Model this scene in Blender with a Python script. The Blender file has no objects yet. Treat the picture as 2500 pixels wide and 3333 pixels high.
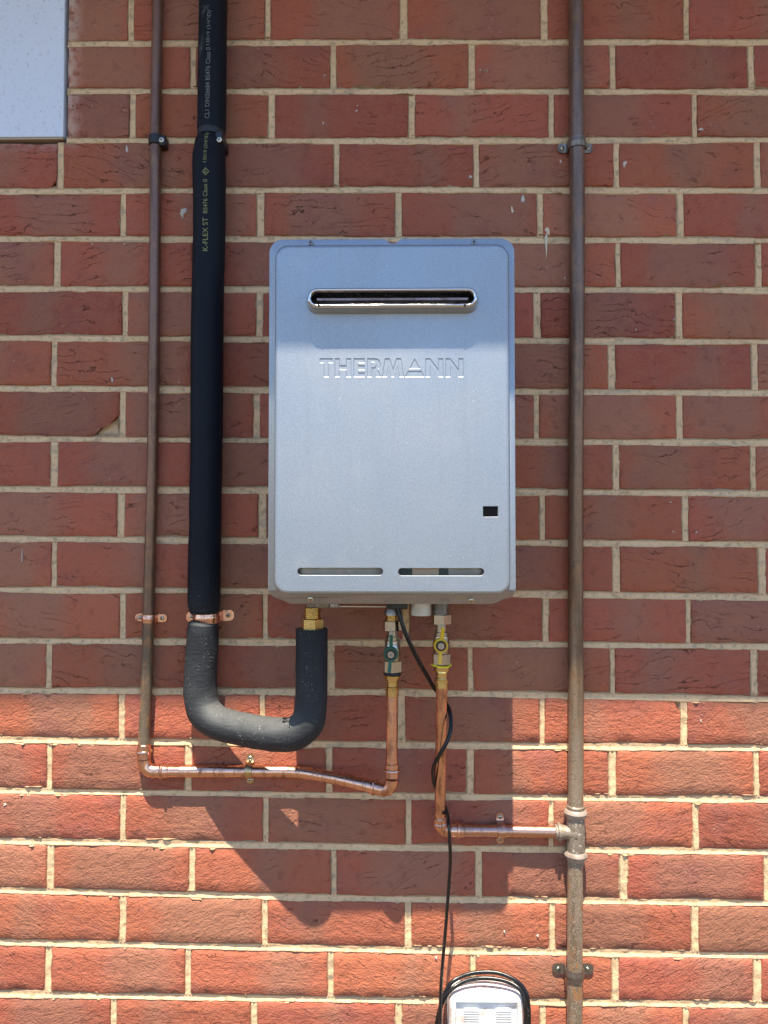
import bpy, bmesh, math, random
from mathutils import Vector, Matrix, noise as mnoise
from mathutils.geometry import delaunay_2d_cdt

R = math.radians
scene = bpy.context.scene
col = scene.collection
rng = random.Random(7)

# ------------------------------------------------------------------ camera
F_PX, W_PX, H_PX = 2333.0, 2500.0, 3333.0
DIST, CAM_Z, PITCH, YAW = 1.234, 1.45, R(1.5), R(0.76)
cam = bpy.data.cameras.new('camera')
cam.sensor_fit = 'HORIZONTAL'
cam.sensor_width = 36.0
cam.lens = 36.0 * F_PX / W_PX
cam.clip_start, cam.clip_end = 0.01, 5000
camo = bpy.data.objects.new('camera', cam)
col.objects.link(camo)
camo.location = (0, -DIST, CAM_Z)
camo.rotation_euler = (R(90) + PITCH, 0, YAW)
scene.camera = camo

# ------------------------------------------------------------------ light
TAN_X, TAN_Y = 0.133, 2.78          # sideways and downward run of a shadow per metre of depth
to_sun = Vector((-TAN_X, -1.0, TAN_Y)).normalized()
elev = math.asin(to_sun.z)
azim = math.atan2(to_sun.x, to_sun.y)      # clockwise from +Y
world = bpy.data.worlds.new('World')
scene.world = world
world.use_nodes = True
wn = world.node_tree
bg = wn.nodes['Background']
sky = wn.nodes.new('ShaderNodeTexSky')
sky.sky_type = 'NISHITA'
sky.sun_disc = False
sky.sun_elevation = elev
sky.sun_rotation = azim
sky.air_density = 1.0
sky.altitude = 1200
sky.dust_density = 0.0
sky.ozone_density = 2.4
wn.links.new(sky.outputs[0], bg.inputs[0])
bg.inputs[1].default_value = 0.125
sun = bpy.data.lights.new('sun', 'SUN')
sun.energy = 5.0
sun.angle = R(0.47)
sun.color = (1.0, 0.89, 0.71)
suno = bpy.data.objects.new('sun', sun)
col.objects.link(suno)
suno.location = (0, -3, 6)
suno.rotation_euler = (-to_sun).to_track_quat('-Z', 'Y').to_euler()
scene.view_settings.view_transform = 'Standard'
scene.view_settings.look = 'None'
scene.view_settings.gamma = 1
scene.view_settings.use_curve_mapping = False
scene.view_settings.exposure = 1.16
scene.cycles.max_bounces = 5
scene.cycles.diffuse_bounces = 2
scene.cycles.glossy_bounces = 3
scene.cycles.use_adaptive_sampling = True
scene.cycles.adaptive_threshold = 0.02

# ------------------------------------------------------------------ helpers
CAM_M = camo.rotation_euler.to_matrix()
CAM_L = Vector(camo.location)


def P(px, py, d=0.0):
    """the point at depth d in front of the brick face that shows at this place of the picture"""
    v = CAM_M @ Vector(((px - W_PX / 2) / F_PX, -(py - H_PX / 2) / F_PX, -1))
    return CAM_L + v * ((-d - CAM_L.y) / v.y)


ORG = {}


def empty(name, loc, label, cat, group=None, kind=None):
    o = bpy.data.objects.new(name, None)
    o.empty_display_size = 0.02
    o.location = loc
    col.objects.link(o)
    ORG[o.name] = Vector(loc)
    tag(o, label, cat, group, kind)
    return o


def tag(o, label=None, cat=None, group=None, kind=None):
    if label: o['label'] = label
    if cat: o['category'] = cat
    if group: o['group'] = group
    if kind: o['kind'] = kind
    return o


def mk(name, geo, m, parent=None, origin=None, smooth=True, angle=35):
    vs, fs = geo
    po = ORG[parent.name] if parent else Vector((0, 0, 0))
    og = Vector(origin) if origin is not None else (po.copy() if parent else Vector((0, 0, 0)))
    me = bpy.data.meshes.new(name)
    me.from_pydata([tuple(Vector(v) - og) for v in vs], [], fs)
    me.materials.append(m)
    bm = bmesh.new()
    bm.from_mesh(me)
    bmesh.ops.recalc_face_normals(bm, faces=bm.faces)
    for f in bm.faces:
        f.smooth = smooth
    if smooth:
        lim = R(angle)
        for e in bm.edges:
            if len(e.link_faces) == 2 and e.calc_face_angle(0) > lim:
                e.smooth = False
    bm.to_mesh(me)
    bm.free()
    o = bpy.data.objects.new(name, me)
    col.objects.link(o)
    o.location = og - po
    if parent:
        o.parent = parent
    ORG[o.name] = og
    return o


def join(*gs):
    vs, fs = [], []
    for v, f in gs:
        b = len(vs)
        vs += list(v)
        fs += [tuple(i + b for i in t) for t in f]
    return vs, fs


def bevel(o, w, seg=2):
    b = o.modifiers.new('bevel', 'BEVEL')
    b.width = w
    b.segments = seg
    b.limit_method = 'ANGLE'
    b.angle_limit = R(40)
    return o


def tube(pts, r, seg=20, cap=True, flat=None):
    """a round bar along pts; r a number or one per point; flat = (a, b) squashes the section"""
    pts = [Vector(p) for p in pts]
    n = len(pts)
    rs = r if isinstance(r, (list, tuple)) else [r] * n
    T = []
    for i in range(n):
        a = pts[max(i - 1, 0)]
        b = pts[min(i + 1, n - 1)]
        T.append((b - a).normalized())
    ref = Vector((0, 1, 0)) if abs(T[0].y) < 0.9 else Vector((1, 0, 0))
    u = T[0].cross(ref).normalized()
    vs, fs = [], []
    for i in range(n):
        if i:
            u = (u - T[i] * u.dot(T[i])).normalized()
        w = T[i].cross(u)
        for k in range(seg):
            a = 2 * math.pi * (k + 0.5) / seg
            ca, sa = math.cos(a), math.sin(a)
            if flat:
                ca, sa = ca * flat[0], sa * flat[1]
            vs.append(pts[i] + (u * ca + w * sa) * rs[i])
    for i in range(n - 1):
        for k in range(seg):
            k2 = (k + 1) % seg
            fs.append((i * seg + k, i * seg + k2, (i + 1) * seg + k2, (i + 1) * seg + k))
    if cap:
        fs.append(tuple(range(seg)))
        fs.append(tuple(range((n - 1) * seg, n * seg)))
    return vs, fs


def turned(a, b, prof, seg=20):
    """turned piece on the axis a-b; prof = [(t, r)] with t from 0 to 1"""
    a, b = Vector(a), Vector(b)
    T = (b - a).normalized()
    ref = Vector((0, 1, 0)) if abs(T.y) < 0.9 else Vector((1, 0, 0))
    u = T.cross(ref).normalized()
    w = T.cross(u)
    vs, fs = [], []
    for t, r in prof:
        c = a + (b - a) * t
        for k in range(seg):
            an = 2 * math.pi * (k + 0.5) / seg
            vs.append(c + (u * math.cos(an) + w * math.sin(an)) * r)
    n = len(prof)
    for i in range(n - 1):
        for k in range(seg):
            k2 = (k + 1) % seg
            fs.append((i * seg + k, i * seg + k2, (i + 1) * seg + k2, (i + 1) * seg + k))
    fs.append(tuple(range(seg)))
    fs.append(tuple(range((n - 1) * seg, n * seg)))
    return vs, fs


def box(x0, x1, y0, y1, z0, z1):
    vs = [(x, y, z) for x in (x0, x1) for y in (y0, y1) for z in (z0, z1)]
    return vs, [(0, 1, 3, 2), (4, 6, 7, 5), (0, 4, 5, 1), (2, 3, 7, 6), (0, 2, 6, 4), (1, 5, 7, 3)]


def spline(pts, per=8):
    pts = [Vector(p) for p in pts]
    out = []
    n = len(pts)
    for i in range(n - 1):
        p0, p1, p2, p3 = pts[max(i - 1, 0)], pts[i], pts[i + 1], pts[min(i + 2, n - 1)]
        for k in range(per):
            t = k / per
            out.append(0.5 * ((2 * p1) + (p2 - p0) * t + (2 * p0 - 5 * p1 + 4 * p2 - p3) * t * t
                              + (3 * p1 - p0 - 3 * p2 + p3) * t ** 3))
    out.append(pts[-1])
    return out


def elbow(a, c, b, rad, n=10):
    """centre line a - c - b with the corner at c rounded"""
    a, c, b = Vector(a), Vector(c), Vector(b)
    p = c + (a - c).normalized() * rad
    q = c + (b - c).normalized() * rad
    out = []
    for k in range(n + 1):
        t = k / n
        out.append(p * (1 - t) ** 2 + c * 2 * t * (1 - t) + q * t * t)
    return out


def rrect(x0, x1, z0, z1, r, n=8):
    pts = []
    for cx, cz, a0 in ((x1 - r, z1 - r, 0), (x0 + r, z1 - r, 90), (x0 + r, z0 + r, 180), (x1 - r, z0 + r, 270)):
        for k in range(n + 1):
            a = R(a0 + 90 * k / n)
            pts.append((cx + r * math.cos(a), cz + r * math.sin(a)))
    return pts


def loops(levels, cap_first=False, cap_last=False):
    """levels = [([(x,z)], depth)] with equal counts"""
    vs, fs = [], []
    n = len(levels[0][0])
    for pts, d in levels:
        vs += [(x, -d, z) for x, z in pts]
    for i in range(len(levels) - 1):
        for k in range(n):
            k2 = (k + 1) % n
            fs.append((i * n + k, i * n + k2, (i + 1) * n + k2, (i + 1) * n + k))
    if cap_first: fs.append(tuple(range(n)))
    if cap_last: fs.append(tuple(range((len(levels) - 1) * n, len(levels) * n)))
    return vs, fs


def inside(p, poly):
    c = False
    n = len(poly)
    j = n - 1
    for i in range(n):
        xi, zi = poly[i]
        xj, zj = poly[j]
        if (zi > p[1]) != (zj > p[1]) and p[0] < (xj - xi) * (p[1] - zi) / (zj - zi) + xi:
            c = not c
        j = i
    return c


def text_mesh(s, size, extrude=0.0, bold=0.0, space=1.0):
    cu = bpy.data.curves.new('writing', 'FONT')
    cu.body = s
    cu.size = size
    cu.extrude = extrude
    cu.offset = bold
    cu.space_character = space
    cu.resolution_u = 3
    o = bpy.data.objects.new('writing', cu)
    col.objects.link(o)
    bpy.context.view_layer.update()
    ev = o.evaluated_get(bpy.context.evaluated_depsgraph_get())
    me = ev.to_mesh()
    vs = [v.co.copy() for v in me.vertices]
    fs = [tuple(p.vertices) for p in me.polygons]
    ev.to_mesh_clear()
    bpy.data.objects.remove(o)
    bpy.data.curves.remove(cu)
    return vs, fs


# ------------------------------------------------------------------ materials
class Mat:
    def __init__(s, name, color=(0.5, 0.5, 0.5), rough=0.5, metal=0.0, spec=None):
        s.m = bpy.data.materials.new(name)
        s.m.use_nodes = True
        s.t = s.m.node_tree
        s.b = s.t.nodes['Principled BSDF']
        s.set('Base Color', (*color, 1))
        s.set('Roughness', rough)
        s.set('Metallic', metal)
        if spec is not None: s.set('Specular IOR Level', spec)

    def set(s, k, v):
        if hasattr(v, 'is_linked') or hasattr(v, 'links'):
            s.t.links.new(v, s.b.inputs[k])
        else:
            s.b.inputs[k].default_value = v

    def link(s, inp, v):
        if isinstance(v, bpy.types.NodeSocket):
            s.t.links.new(v, inp)
        else:
            inp.default_value = v

    def math(s, op, a, b=0.0, clamp=False):
        n = s.t.nodes.new('ShaderNodeMath')
        n.operation = op
        n.use_clamp = clamp
        s.link(n.inputs[0], a)
        s.link(n.inputs[1], b)
        return n.outputs[0]

    def vmath(s, op, a, b):
        n = s.t.nodes.new('ShaderNodeVectorMath')
        n.operation = op
        s.link(n.inputs[0], a)
        s.link(n.inputs[1], b)
        return n.outputs[0]

    def step(s, v, lo, hi, a=0.0, b=1.0):
        n = s.t.nodes.new('ShaderNodeMapRange')
        n.interpolation_type = 'SMOOTHSTEP'
        s.link(n.inputs[0], v)
        n.inputs[1].default_value = lo
        n.inputs[2].default_value = hi
        n.inputs[3].default_value = a
        n.inputs[4].default_value = b
        return n.outputs[0]

    def noise(s, vec, scale, detail=3.0, rough=0.55, dist=0.0):
        n = s.t.nodes.new('ShaderNodeTexNoise')
        s.t.links.new(vec, n.inputs['Vector'])
        n.inputs['Scale'].default_value = scale
        n.inputs['Detail'].default_value = detail
        n.inputs['Roughness'].default_value = rough
        n.inputs['Distortion'].default_value = dist
        return n.outputs[0]

    def voronoi(s, vec, scale, feature='F1'):
        n = s.t.nodes.new('ShaderNodeTexVoronoi')
        n.feature = feature
        s.t.links.new(vec, n.inputs['Vector'])
        n.inputs['Scale'].default_value = scale
        return n.outputs['Distance']

    def mapping(s, vec, rot=(0, 0, 0), scale=(1, 1, 1), loc=(0, 0, 0)):
        n = s.t.nodes.new('ShaderNodeMapping')
        s.t.links.new(vec, n.inputs[0])
        n.inputs[1].default_value = loc
        n.inputs[2].default_value = rot
        n.inputs[3].default_value = scale
        return n.outputs[0]

    def mix(s, f, a, b):
        n = s.t.nodes.new('ShaderNodeMix')
        n.data_type = 'RGBA'
        s.link(n.inputs[0], f)
        for i, v in ((6, a), (7, b)):
            s.link(n.inputs[i], v if isinstance(v, bpy.types.NodeSocket) else (*v, 1))
        return n.outputs[2]

    def obj(s):
        return s.t.nodes.new('ShaderNodeTexCoord').outputs['Object']

    def pos(s):
        return s.t.nodes.new('ShaderNodeNewGeometry').outputs['Position']

    def attr(s, name):
        n = s.t.nodes.new('ShaderNodeAttribute')
        n.attribute_name = name
        return n

    def sep(s, v):
        n = s.t.nodes.new('ShaderNodeSeparateXYZ')
        s.t.links.new(v, n.inputs[0])
        return n.outputs

    def comb(s, x, y, z):
        n = s.t.nodes.new('ShaderNodeCombineXYZ')
        for i, v in enumerate((x, y, z)): s.link(n.inputs[i], v)
        return n.outputs[0]

    def bump(s, height, dist, strength=1.0, chain=None):
        n = s.t.nodes.new('ShaderNodeBump')
        n.inputs['Strength'].default_value = strength
        n.inputs['Distance'].default_value = dist
        s.t.links.new(height, n.inputs['Height'])
        if chain is not None: s.t.links.new(chain, n.inputs['Normal'])
        return n.outputs[0]


PANEL_X = P(214, 250).x
PANEL_Z = P(100, 455).z


def brick_material():
    M = Mat('fired_clay', rough=0.85, spec=0.25)
    bl = M.attr('bl').outputs['Vector']
    bc = M.attr('bc').outputs['Vector']
    lx, lz, rnd = M.sep(bl)
    bcen, bwid, hue = M.sep(bc)
    vec = M.comb(M.math('ADD', lx, M.math('MULTIPLY', rnd, 37.3)), M.math('MULTIPLY', rnd, 91.7),
                 M.math('ADD', lz, M.math('MULTIPLY', rnd, 53.1)))
    n1 = M.noise(vec, 13, 3)
    n2 = M.noise(vec, 60, 3, 0.6)
    n3 = M.noise(vec, 330, 2, 0.65)
    # flashed brown belly between redder ends
    d = M.math('ABSOLUTE', M.math('SUBTRACT', M.math('ADD', lx, M.math('MULTIPLY', M.math('SUBTRACT', n1, 0.5), 0.11)), bcen))
    red = M.step(M.math('SUBTRACT', d, bwid), -0.03, 0.032)
    cr = M.mix(hue, (0.285, 0.080, 0.059), (0.350, 0.124, 0.068))
    cb = M.mix(hue, (0.250, 0.110, 0.083), (0.280, 0.138, 0.090))
    c = M.mix(red, cb, cr)
    c = M.mix(M.step(n1, 0.5, 0.75, 0, 0.5), c, (0.21, 0.085, 0.085))
    val = M.math('ADD', 0.98, M.math('MULTIPLY', M.math('FRACT', M.math('MULTIPLY', rnd, 29.0)), 0.38))
    c = M.vmath('MULTIPLY', c, M.comb(val, val, val))
    c = M.mix(M.step(n2, 0.4, 0.75, 0, 0.35), c, (0.31, 0.135, 0.095))
    c = M.mix(M.step(n2, 0.45, 0.28, 0, 0.35), c, (0.13, 0.05, 0.042))
    c = M.mix(M.step(n3, 0.4, 0.7, 0, 0.25), c, (0.38, 0.19, 0.135))
    # pale lime specks
    sp = M.voronoi(vec, 75)
    c = M.mix(M.math('MULTIPLY', M.step(sp, 0.09, 0.05), M.step(n1, 0.60, 0.66)), c, (0.58, 0.44, 0.36))
    # white overspray beside the painted panel
    px, py, pz = M.sep(M.pos())
    o1 = M.step(px, PANEL_X + 0.036, PANEL_X + 0.004)
    o2 = M.step(pz, PANEL_Z - 0.03, PANEL_Z + 0.02)
    c = M.mix(M.math('MULTIPLY', M.math('MULTIPLY', M.math('MULTIPLY', o1, o2), M.step(n2, 0.3, 0.6)), 0.6), c, (0.62, 0.57, 0.54))
    # creases left by the mould: long slanting folds, broken up
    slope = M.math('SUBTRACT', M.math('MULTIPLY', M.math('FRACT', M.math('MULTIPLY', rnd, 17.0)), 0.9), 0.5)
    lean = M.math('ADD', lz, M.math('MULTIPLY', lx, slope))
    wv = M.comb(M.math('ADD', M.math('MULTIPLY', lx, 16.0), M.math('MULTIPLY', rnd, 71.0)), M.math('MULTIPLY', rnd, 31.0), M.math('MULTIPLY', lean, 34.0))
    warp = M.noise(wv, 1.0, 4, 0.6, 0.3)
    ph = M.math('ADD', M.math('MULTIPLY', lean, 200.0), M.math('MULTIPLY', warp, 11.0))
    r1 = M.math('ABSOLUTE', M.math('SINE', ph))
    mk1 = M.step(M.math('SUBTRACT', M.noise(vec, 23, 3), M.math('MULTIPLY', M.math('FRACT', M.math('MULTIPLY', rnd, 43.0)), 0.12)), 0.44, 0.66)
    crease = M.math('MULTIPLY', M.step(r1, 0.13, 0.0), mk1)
    c = M.mix(M.math('MULTIPLY', crease, 0.30), c, (0.07, 0.034, 0.03))  # shade inside the creases put into the colour, with a little dirt
    c = M.vmath('MULTIPLY', c, (1.09, 0.985, 0.885))
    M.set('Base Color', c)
    folds = M.noise(M.vmath('MULTIPLY', wv, (3.2, 1.0, 3.2)), 1.0, 3, 0.7, 1.0)
    h = M.math('SUBTRACT', M.math('MULTIPLY', folds, 0.68), M.math('MULTIPLY', crease, 1.7))
    h = M.math('ADD', h, M.math('MULTIPLY', n2, 0.6))
    h = M.math('ADD', h, M.math('MULTIPLY', n3, 0.38))
    M.set('Normal', M.bump(h, 0.0036, 1.0))
    return M.m


def mortar_material():
    M = Mat('lime_mortar', rough=0.95, spec=0.2)
    v = M.pos()
    n1 = M.noise(v, 12, 4)
    n2 = M.noise(v, 90, 4, 0.65)
    n3 = M.noise(v, 420, 3, 0.7)
    c = M.mix(n1, (0.70, 0.46, 0.245), (0.84, 0.595, 0.36))
    c = M.mix(M.step(n2, 0.52, 0.32, 0, 0.75), c, (0.38, 0.27, 0.165))
    c = M.mix(M.step(n3, 0.5, 0.75, 0, 0.4), c, (0.86, 0.76, 0.60))
    c = M.mix(M.step(n3, 0.42, 0.25, 0, 0.55), c, (0.33, 0.24, 0.16))
    # brown clay smears and grey soot where the trowel dragged
    e = M.attr('edge').outputs['Fac']
    en = M.math('ADD', e, M.math('MULTIPLY', M.math('SUBTRACT', n2, 0.5), 0.9))
    c = M.mix(M.step(en, 0.5, 0.9, 0, 0.8), c, (0.31, 0.205, 0.125))
    c = M.mix(M.step(M.noise(M.mapping(v, scale=(6, 1, 60)), 1.0, 3), 0.56, 0.7, 0, 0.5), c, (0.40, 0.33, 0.25))
    M.set('Base Color', c)
    M.set('Normal', M.bump(n3, 0.0012, 0.8, M.bump(n2, 0.0018, 0.8)))
    return M.m


def old_copper(name, top, mid, low, ztop, zlow, rough=0.42, fleck=0.5):
    M = Mat(name, rough=rough, metal=0.55)
    v = M.pos()
    st = M.noise(M.mapping(v, scale=(90, 90, 5)), 1.0, 4, 0.6)
    bl = M.noise(M.mapping(v, scale=(45, 45, 30)), 1.0, 4, 0.65)
    fine = M.noise(v, 420, 3, 0.7)
    z = M.sep(v)[2]
    zz = M.math('ADD', z, M.math('MULTIPLY', M.math('SUBTRACT', bl, 0.5), 0.5))
    c = M.mix(M.step(zz, zlow, (ztop + zlow) / 2), low, mid)
    c = M.mix(M.step(zz, (ztop + zlow) / 2, ztop), c, top)
    c = M.mix(M.step(st, 0.42, 0.66, 0, 0.6), c, tuple(x * 0.42 for x in mid))
    c = M.mix(M.step(bl, 0.48, 0.68, 0, 0.6), c, (0.31, 0.165, 0.085))
    c = M.mix(M.step(M.noise(v, 130, 4, 0.7), 0.5, 0.7, 0, 0.35), c, (0.09, 0.06, 0.045))
    low_mask = M.step(z, zlow + 0.22, zlow - 0.1)
    c = M.mix(M.math('MULTIPLY', low_mask, M.step(fine, 0.5, 0.68, 0, fleck)), c, (0.50, 0.45, 0.36))
    c = M.mix(M.math('MULTIPLY', low_mask, M.step(bl, 0.56, 0.64, 0, 0.75)), c, (0.36, 0.17, 0.07))
    M.set('Base Color', c)
    M.set('Roughness', M.step(fine, 0.3, 0.7, rough - 0.08, rough + 0.22))
    M.set('Metallic', M.math('SUBTRACT', 0.6, M.math('MULTIPLY', low_mask, 0.35)))
    M.set('Normal', M.bump(fine, 0.0004, 0.5))
    return M.m


def metal(name, color, rough, dirt=(0.3, 0.2, 0.1), amount=0.3, scale=60, bump=0.0002, m=1.0):
    M = Mat(name, color, rough, m)
    v = M.pos()
    n1 = M.noise(M.mapping(v, scale=(1, 1, 0.35)), scale, 4, 0.65)
    n2 = M.noise(v, scale * 6, 3, 0.6)
    M.set('Base Color', M.mix(M.step(n1, 0.45, 0.72, 0, amount), color, dirt))
    M.set('Roughness', M.step(n1, 0.3, 0.7, max(rough - 0.08, 0.04), rough + 0.14))
    M.set('Normal', M.bump(n2, bump, 0.5))
    return M.m


def silver_paint():
    M = Mat('silver_metallic_paint', (0.56, 0.575, 0.60), 0.42, 0.9)
    v = M.pos()
    g = M.noise(v, 600, 2, 0.6)
    c = M.mix(M.step(M.noise(v, 420, 2, 0.8), 0.3, 0.7), (0.335, 0.37, 0.415), (0.40, 0.435, 0.48))
    run = M.noise(M.mapping(v, scale=(55, 1, 2.2)), 1.0, 4, 0.65)
    c = M.mix(M.step(run, 0.5, 0.75, 0, 0.16), c, (0.30, 0.31, 0.33))
    c = M.mix(M.step(M.noise(v, 17, 5, 0.7), 0.52, 0.75, 0, 0.14), c, (0.62, 0.61, 0.58))
    dust = M.math('MULTIPLY', M.step(M.voronoi(v, 95), 0.09, 0.04), M.step(M.noise(v, 14, 2), 0.5, 0.6))
    c = M.mix(M.math('MULTIPLY', dust, 0.7), c, (0.85, 0.84, 0.8))
    M.set('Base Color', c)
    M.set('Roughness', M.step(M.noise(v, 9, 4), 0.3, 0.7, 0.49, 0.56))
    M.set('Normal', M.bump(g, 0.0003, 0.35))
    M.set('Coat Weight', 0.12)
    M.set('Coat Roughness', 0.25)
    return M.m


def foam():
    M = Mat('closed_cell_foam', (0.03, 0.034, 0.042), 0.62, 0, 0.35)
    v = M.pos()
    w = M.noise(M.mapping(v, scale=(60, 60, 260)), 1.0, 3, 0.6, 0.4)
    g = M.noise(v, 700, 2, 0.6)
    base = M.mix(M.noise(v, 12, 3), (0.002, 0.004, 0.009), (0.005, 0.008, 0.015))
    z = M.sep(v)[2]
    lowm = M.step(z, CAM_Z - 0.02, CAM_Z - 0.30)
    d = M.math('MULTIPLY', M.step(M.noise(v, 330, 2, 0.7), 0.60, 0.72), M.step(M.noise(v, 34, 4, 0.7), 0.42, 0.66))
    d = M.math('MULTIPLY', d, M.math('ADD', 0.04, M.math('MULTIPLY', lowm, 0.5)))
    scuff = M.math('MULTIPLY', M.step(M.noise(v, 22, 5, 0.7), 0.58, 0.74), M.step(z, CAM_Z + 0.58, CAM_Z + 0.84))
    c = M.mix(M.math('MULTIPLY', scuff, 0.45), base, (0.32, 0.34, 0.38))
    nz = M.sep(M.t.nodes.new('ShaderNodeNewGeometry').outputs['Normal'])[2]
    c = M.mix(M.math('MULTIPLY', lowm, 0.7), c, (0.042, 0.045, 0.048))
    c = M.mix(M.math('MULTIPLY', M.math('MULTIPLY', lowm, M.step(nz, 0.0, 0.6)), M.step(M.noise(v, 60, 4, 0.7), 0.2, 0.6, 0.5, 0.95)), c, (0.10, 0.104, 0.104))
    c = M.mix(d, c, (0.55, 0.53, 0.48))
    M.set('Base Color', c)
    M.set('Roughness', 0.6)
    M.set('Specular IOR Level', 0.22)
    M.set('Normal', M.bump(w, 0.0014, 0.7, M.bump(g, 0.0003, 0.5)))
    return M.m


def plastic(name, color, rough=0.4, dirt=None, amount=0.4):
    M = Mat(name, color, rough, 0, 0.5)
    v = M.pos()
    n = M.noise(v, 40, 5, 0.65)
    if dirt:
        M.set('Base Color', M.mix(M.step(n, 0.52, 0.72, 0, amount), color, dirt))
    M.set('Roughness', M.step(n, 0.3, 0.7, rough - 0.07, rough + 0.12))
    M.set('Normal', M.bump(M.noise(v, 500, 2), 0.0002, 0.4))
    return M.m


def cord_material():
    M = Mat('cord_rubber', (0.008, 0.008, 0.009), 0.3, 0, 0.4)
    v = M.pos()
    d = M.math('MULTIPLY', M.step(M.voronoi(v, 260), 0.26, 0.12), M.step(M.noise(v, 30, 3), 0.5, 0.62))
    M.set('Base Color', M.mix(M.math('MULTIPLY', d, 0.6), (0.008, 0.008, 0.009), (0.30, 0.27, 0.24)))
    M.set('Normal', M.bump(M.noise(v, 300, 2), 0.0003, 0.4))
    return M.m


def panel_material():
    M = Mat('textured_white_paint', rough=0.8, spec=0.3)
    v = M.pos()
    n1 = M.noise(v, 170, 5, 0.7)
    n2 = M.noise(v, 6, 4)
    c = M.mix(n2, (0.72, 0.79, 0.94), (0.79, 0.85, 0.97))
    c = M.mix(M.step(n1, 0.46, 0.3, 0, 0.5), c, (0.40, 0.41, 0.45))
    M.set('Base Color', c)
    M.set('Normal', M.bump(n1, 0.002, 0.8))
    return M.m


def outlet_material():
    M = Mat('white_outlet_plastic', (0.78, 0.78, 0.76), 0.38, 0, 0.5)
    v = M.pos()
    n = M.noise(M.mapping(v, scale=(30, 30, 70)), 1.0, 5, 0.7, 0.6)
    g = M.noise(v, 160, 3, 0.7)
    c = M.mix(M.step(n, 0.51, 0.64, 0, 0.6), (0.78, 0.78, 0.76), (0.52, 0.36, 0.28))
    c = M.mix(M.step(g, 0.66, 0.74, 0, 0.5), c, (0.35, 0.30, 0.26))
    M.set('Base Color', c)
    return M.m


def ground_material():
    M = Mat('dry_brown_soil', rough=0.95)
    v = M.pos()
    c = M.mix(M.noise(v, 2, 5, 0.65), (0.08, 0.06, 0.035), (0.12, 0.09, 0.055))
    c = M.mix(M.step(M.noise(v, 45, 3, 0.7), 0.45, 0.3, 0, 0.4), c, (0.06, 0.045, 0.028))
    M.set('Base Color', c)
    M.set('Normal', M.bump(M.noise(v, 60, 3), 0.01, 0.6))
    return M.m


def spatter_tee():
    M = Mat('weathered_tee_bronze', rough=0.55, metal=0.35)
    v = M.pos()
    n = M.noise(v, 60, 4, 0.65)
    c = M.mix(n, (0.20, 0.155, 0.115), (0.30, 0.245, 0.19))
    sp = M.math('MULTIPLY', M.step(M.noise(M.mapping(v, scale=(230, 230, 330)), 1.0, 2, 0.5, 0.8), 0.60, 0.66), 0.85)
    c = M.mix(sp, c, (0.66, 0.63, 0.56))
    M.set('Base Color', c)
    M.set('Normal', M.bump(n, 0.0008, 0.5))
    return M.m


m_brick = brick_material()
m_mortar = mortar_material()
m_silver = silver_paint()
m_chrome = metal('polished_stainless', (0.66, 0.65, 0.63), 0.1, (0.45, 0.42, 0.38), 0.25, 20, 0.00005)
m_dark = plastic('dark_interior', (0.012, 0.011, 0.011), 0.5)
m_soot = metal('sooty_steel', (0.10, 0.075, 0.08), 0.3, (0.03, 0.02, 0.02), 0.7, 30)
m_baffle = metal('heat_browned_steel', (0.30, 0.22, 0.215), 0.3, (0.08, 0.05, 0.055), 0.7, 25)
m_sheet = metal('interior_sheet', (0.25, 0.23, 0.22), 0.4, (0.30, 0.24, 0.2), 0.5, 25)
m_glass = Mat('black_display_window', (0.004, 0.004, 0.006), 0.3, 0, 0.08).m
m_pcb = plastic('dark_green_board', (0.008, 0.028, 0.022), 0.35)
m_card = plastic('tan_label_card', (0.42, 0.31, 0.22), 0.6)
m_oldL = old_copper('tarnished_copper_cold', (0.235, 0.13, 0.10), (0.24, 0.118, 0.075), (0.16, 0.125, 0.085), CAM_Z + 0.5, CAM_Z - 0.3, 0.34, 0.3)
m_oldR = old_copper('tarnished_copper_gas', (0.235, 0.155, 0.125), (0.24, 0.135, 0.082), (0.27, 0.205, 0.145), CAM_Z + 0.6, CAM_Z - 0.42, 0.32, 0.75)
m_copper = metal('bright_copper', (0.80, 0.465, 0.34), 0.24, (0.27, 0.125, 0.085), 0.9, 85)
m_copper2 = metal('heat_tinted_copper', (0.62, 0.36, 0.27), 0.3, (0.24, 0.15, 0.16), 0.7, 45)
m_brass = metal('brass', (0.72, 0.53, 0.23), 0.18, (0.30, 0.20, 0.07), 0.55, 90)
m_dullbrass = metal('dull_brass', (0.58, 0.42, 0.24), 0.3, (0.30, 0.17, 0.10), 0.7, 90)
m_nickel = metal('nickel_plating', (0.56, 0.53, 0.48), 0.14, (0.22, 0.2, 0.17), 0.6, 110)
m_steel = metal('threaded_steel', (0.33, 0.31, 0.30), 0.38, (0.14, 0.12, 0.11), 0.6, 90)
m_zinc = metal('passivated_screw', (0.62, 0.60, 0.48), 0.28, (0.25, 0.28, 0.18), 0.5, 150)
m_galv = metal('galvanised_strap', (0.27, 0.235, 0.205), 0.5, (0.17, 0.11, 0.08), 0.8, 70)
m_whitescrew = plastic('white_screw_paint', (0.78, 0.78, 0.74), 0.4)
m_foam = foam()
m_green = plastic('green_lever_plastic', (0.004, 0.095, 0.055), 0.35, (0.002, 0.03, 0.02), 0.4)
m_yellow = plastic('yellow_lever_plastic', (0.72, 0.44, 0.015), 0.4, (0.45, 0.25, 0.01), 0.4)
m_tape = plastic('yellow_thread_tape', (0.80, 0.74, 0.03), 0.5)
m_black = plastic('black_plastic', (0.012, 0.012, 0.014), 0.4)
m_white = plastic('white_plastic', (0.78, 0.76, 0.70), 0.4, (0.6, 0.5, 0.36), 0.3)
m_outlet = outlet_material()
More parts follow.
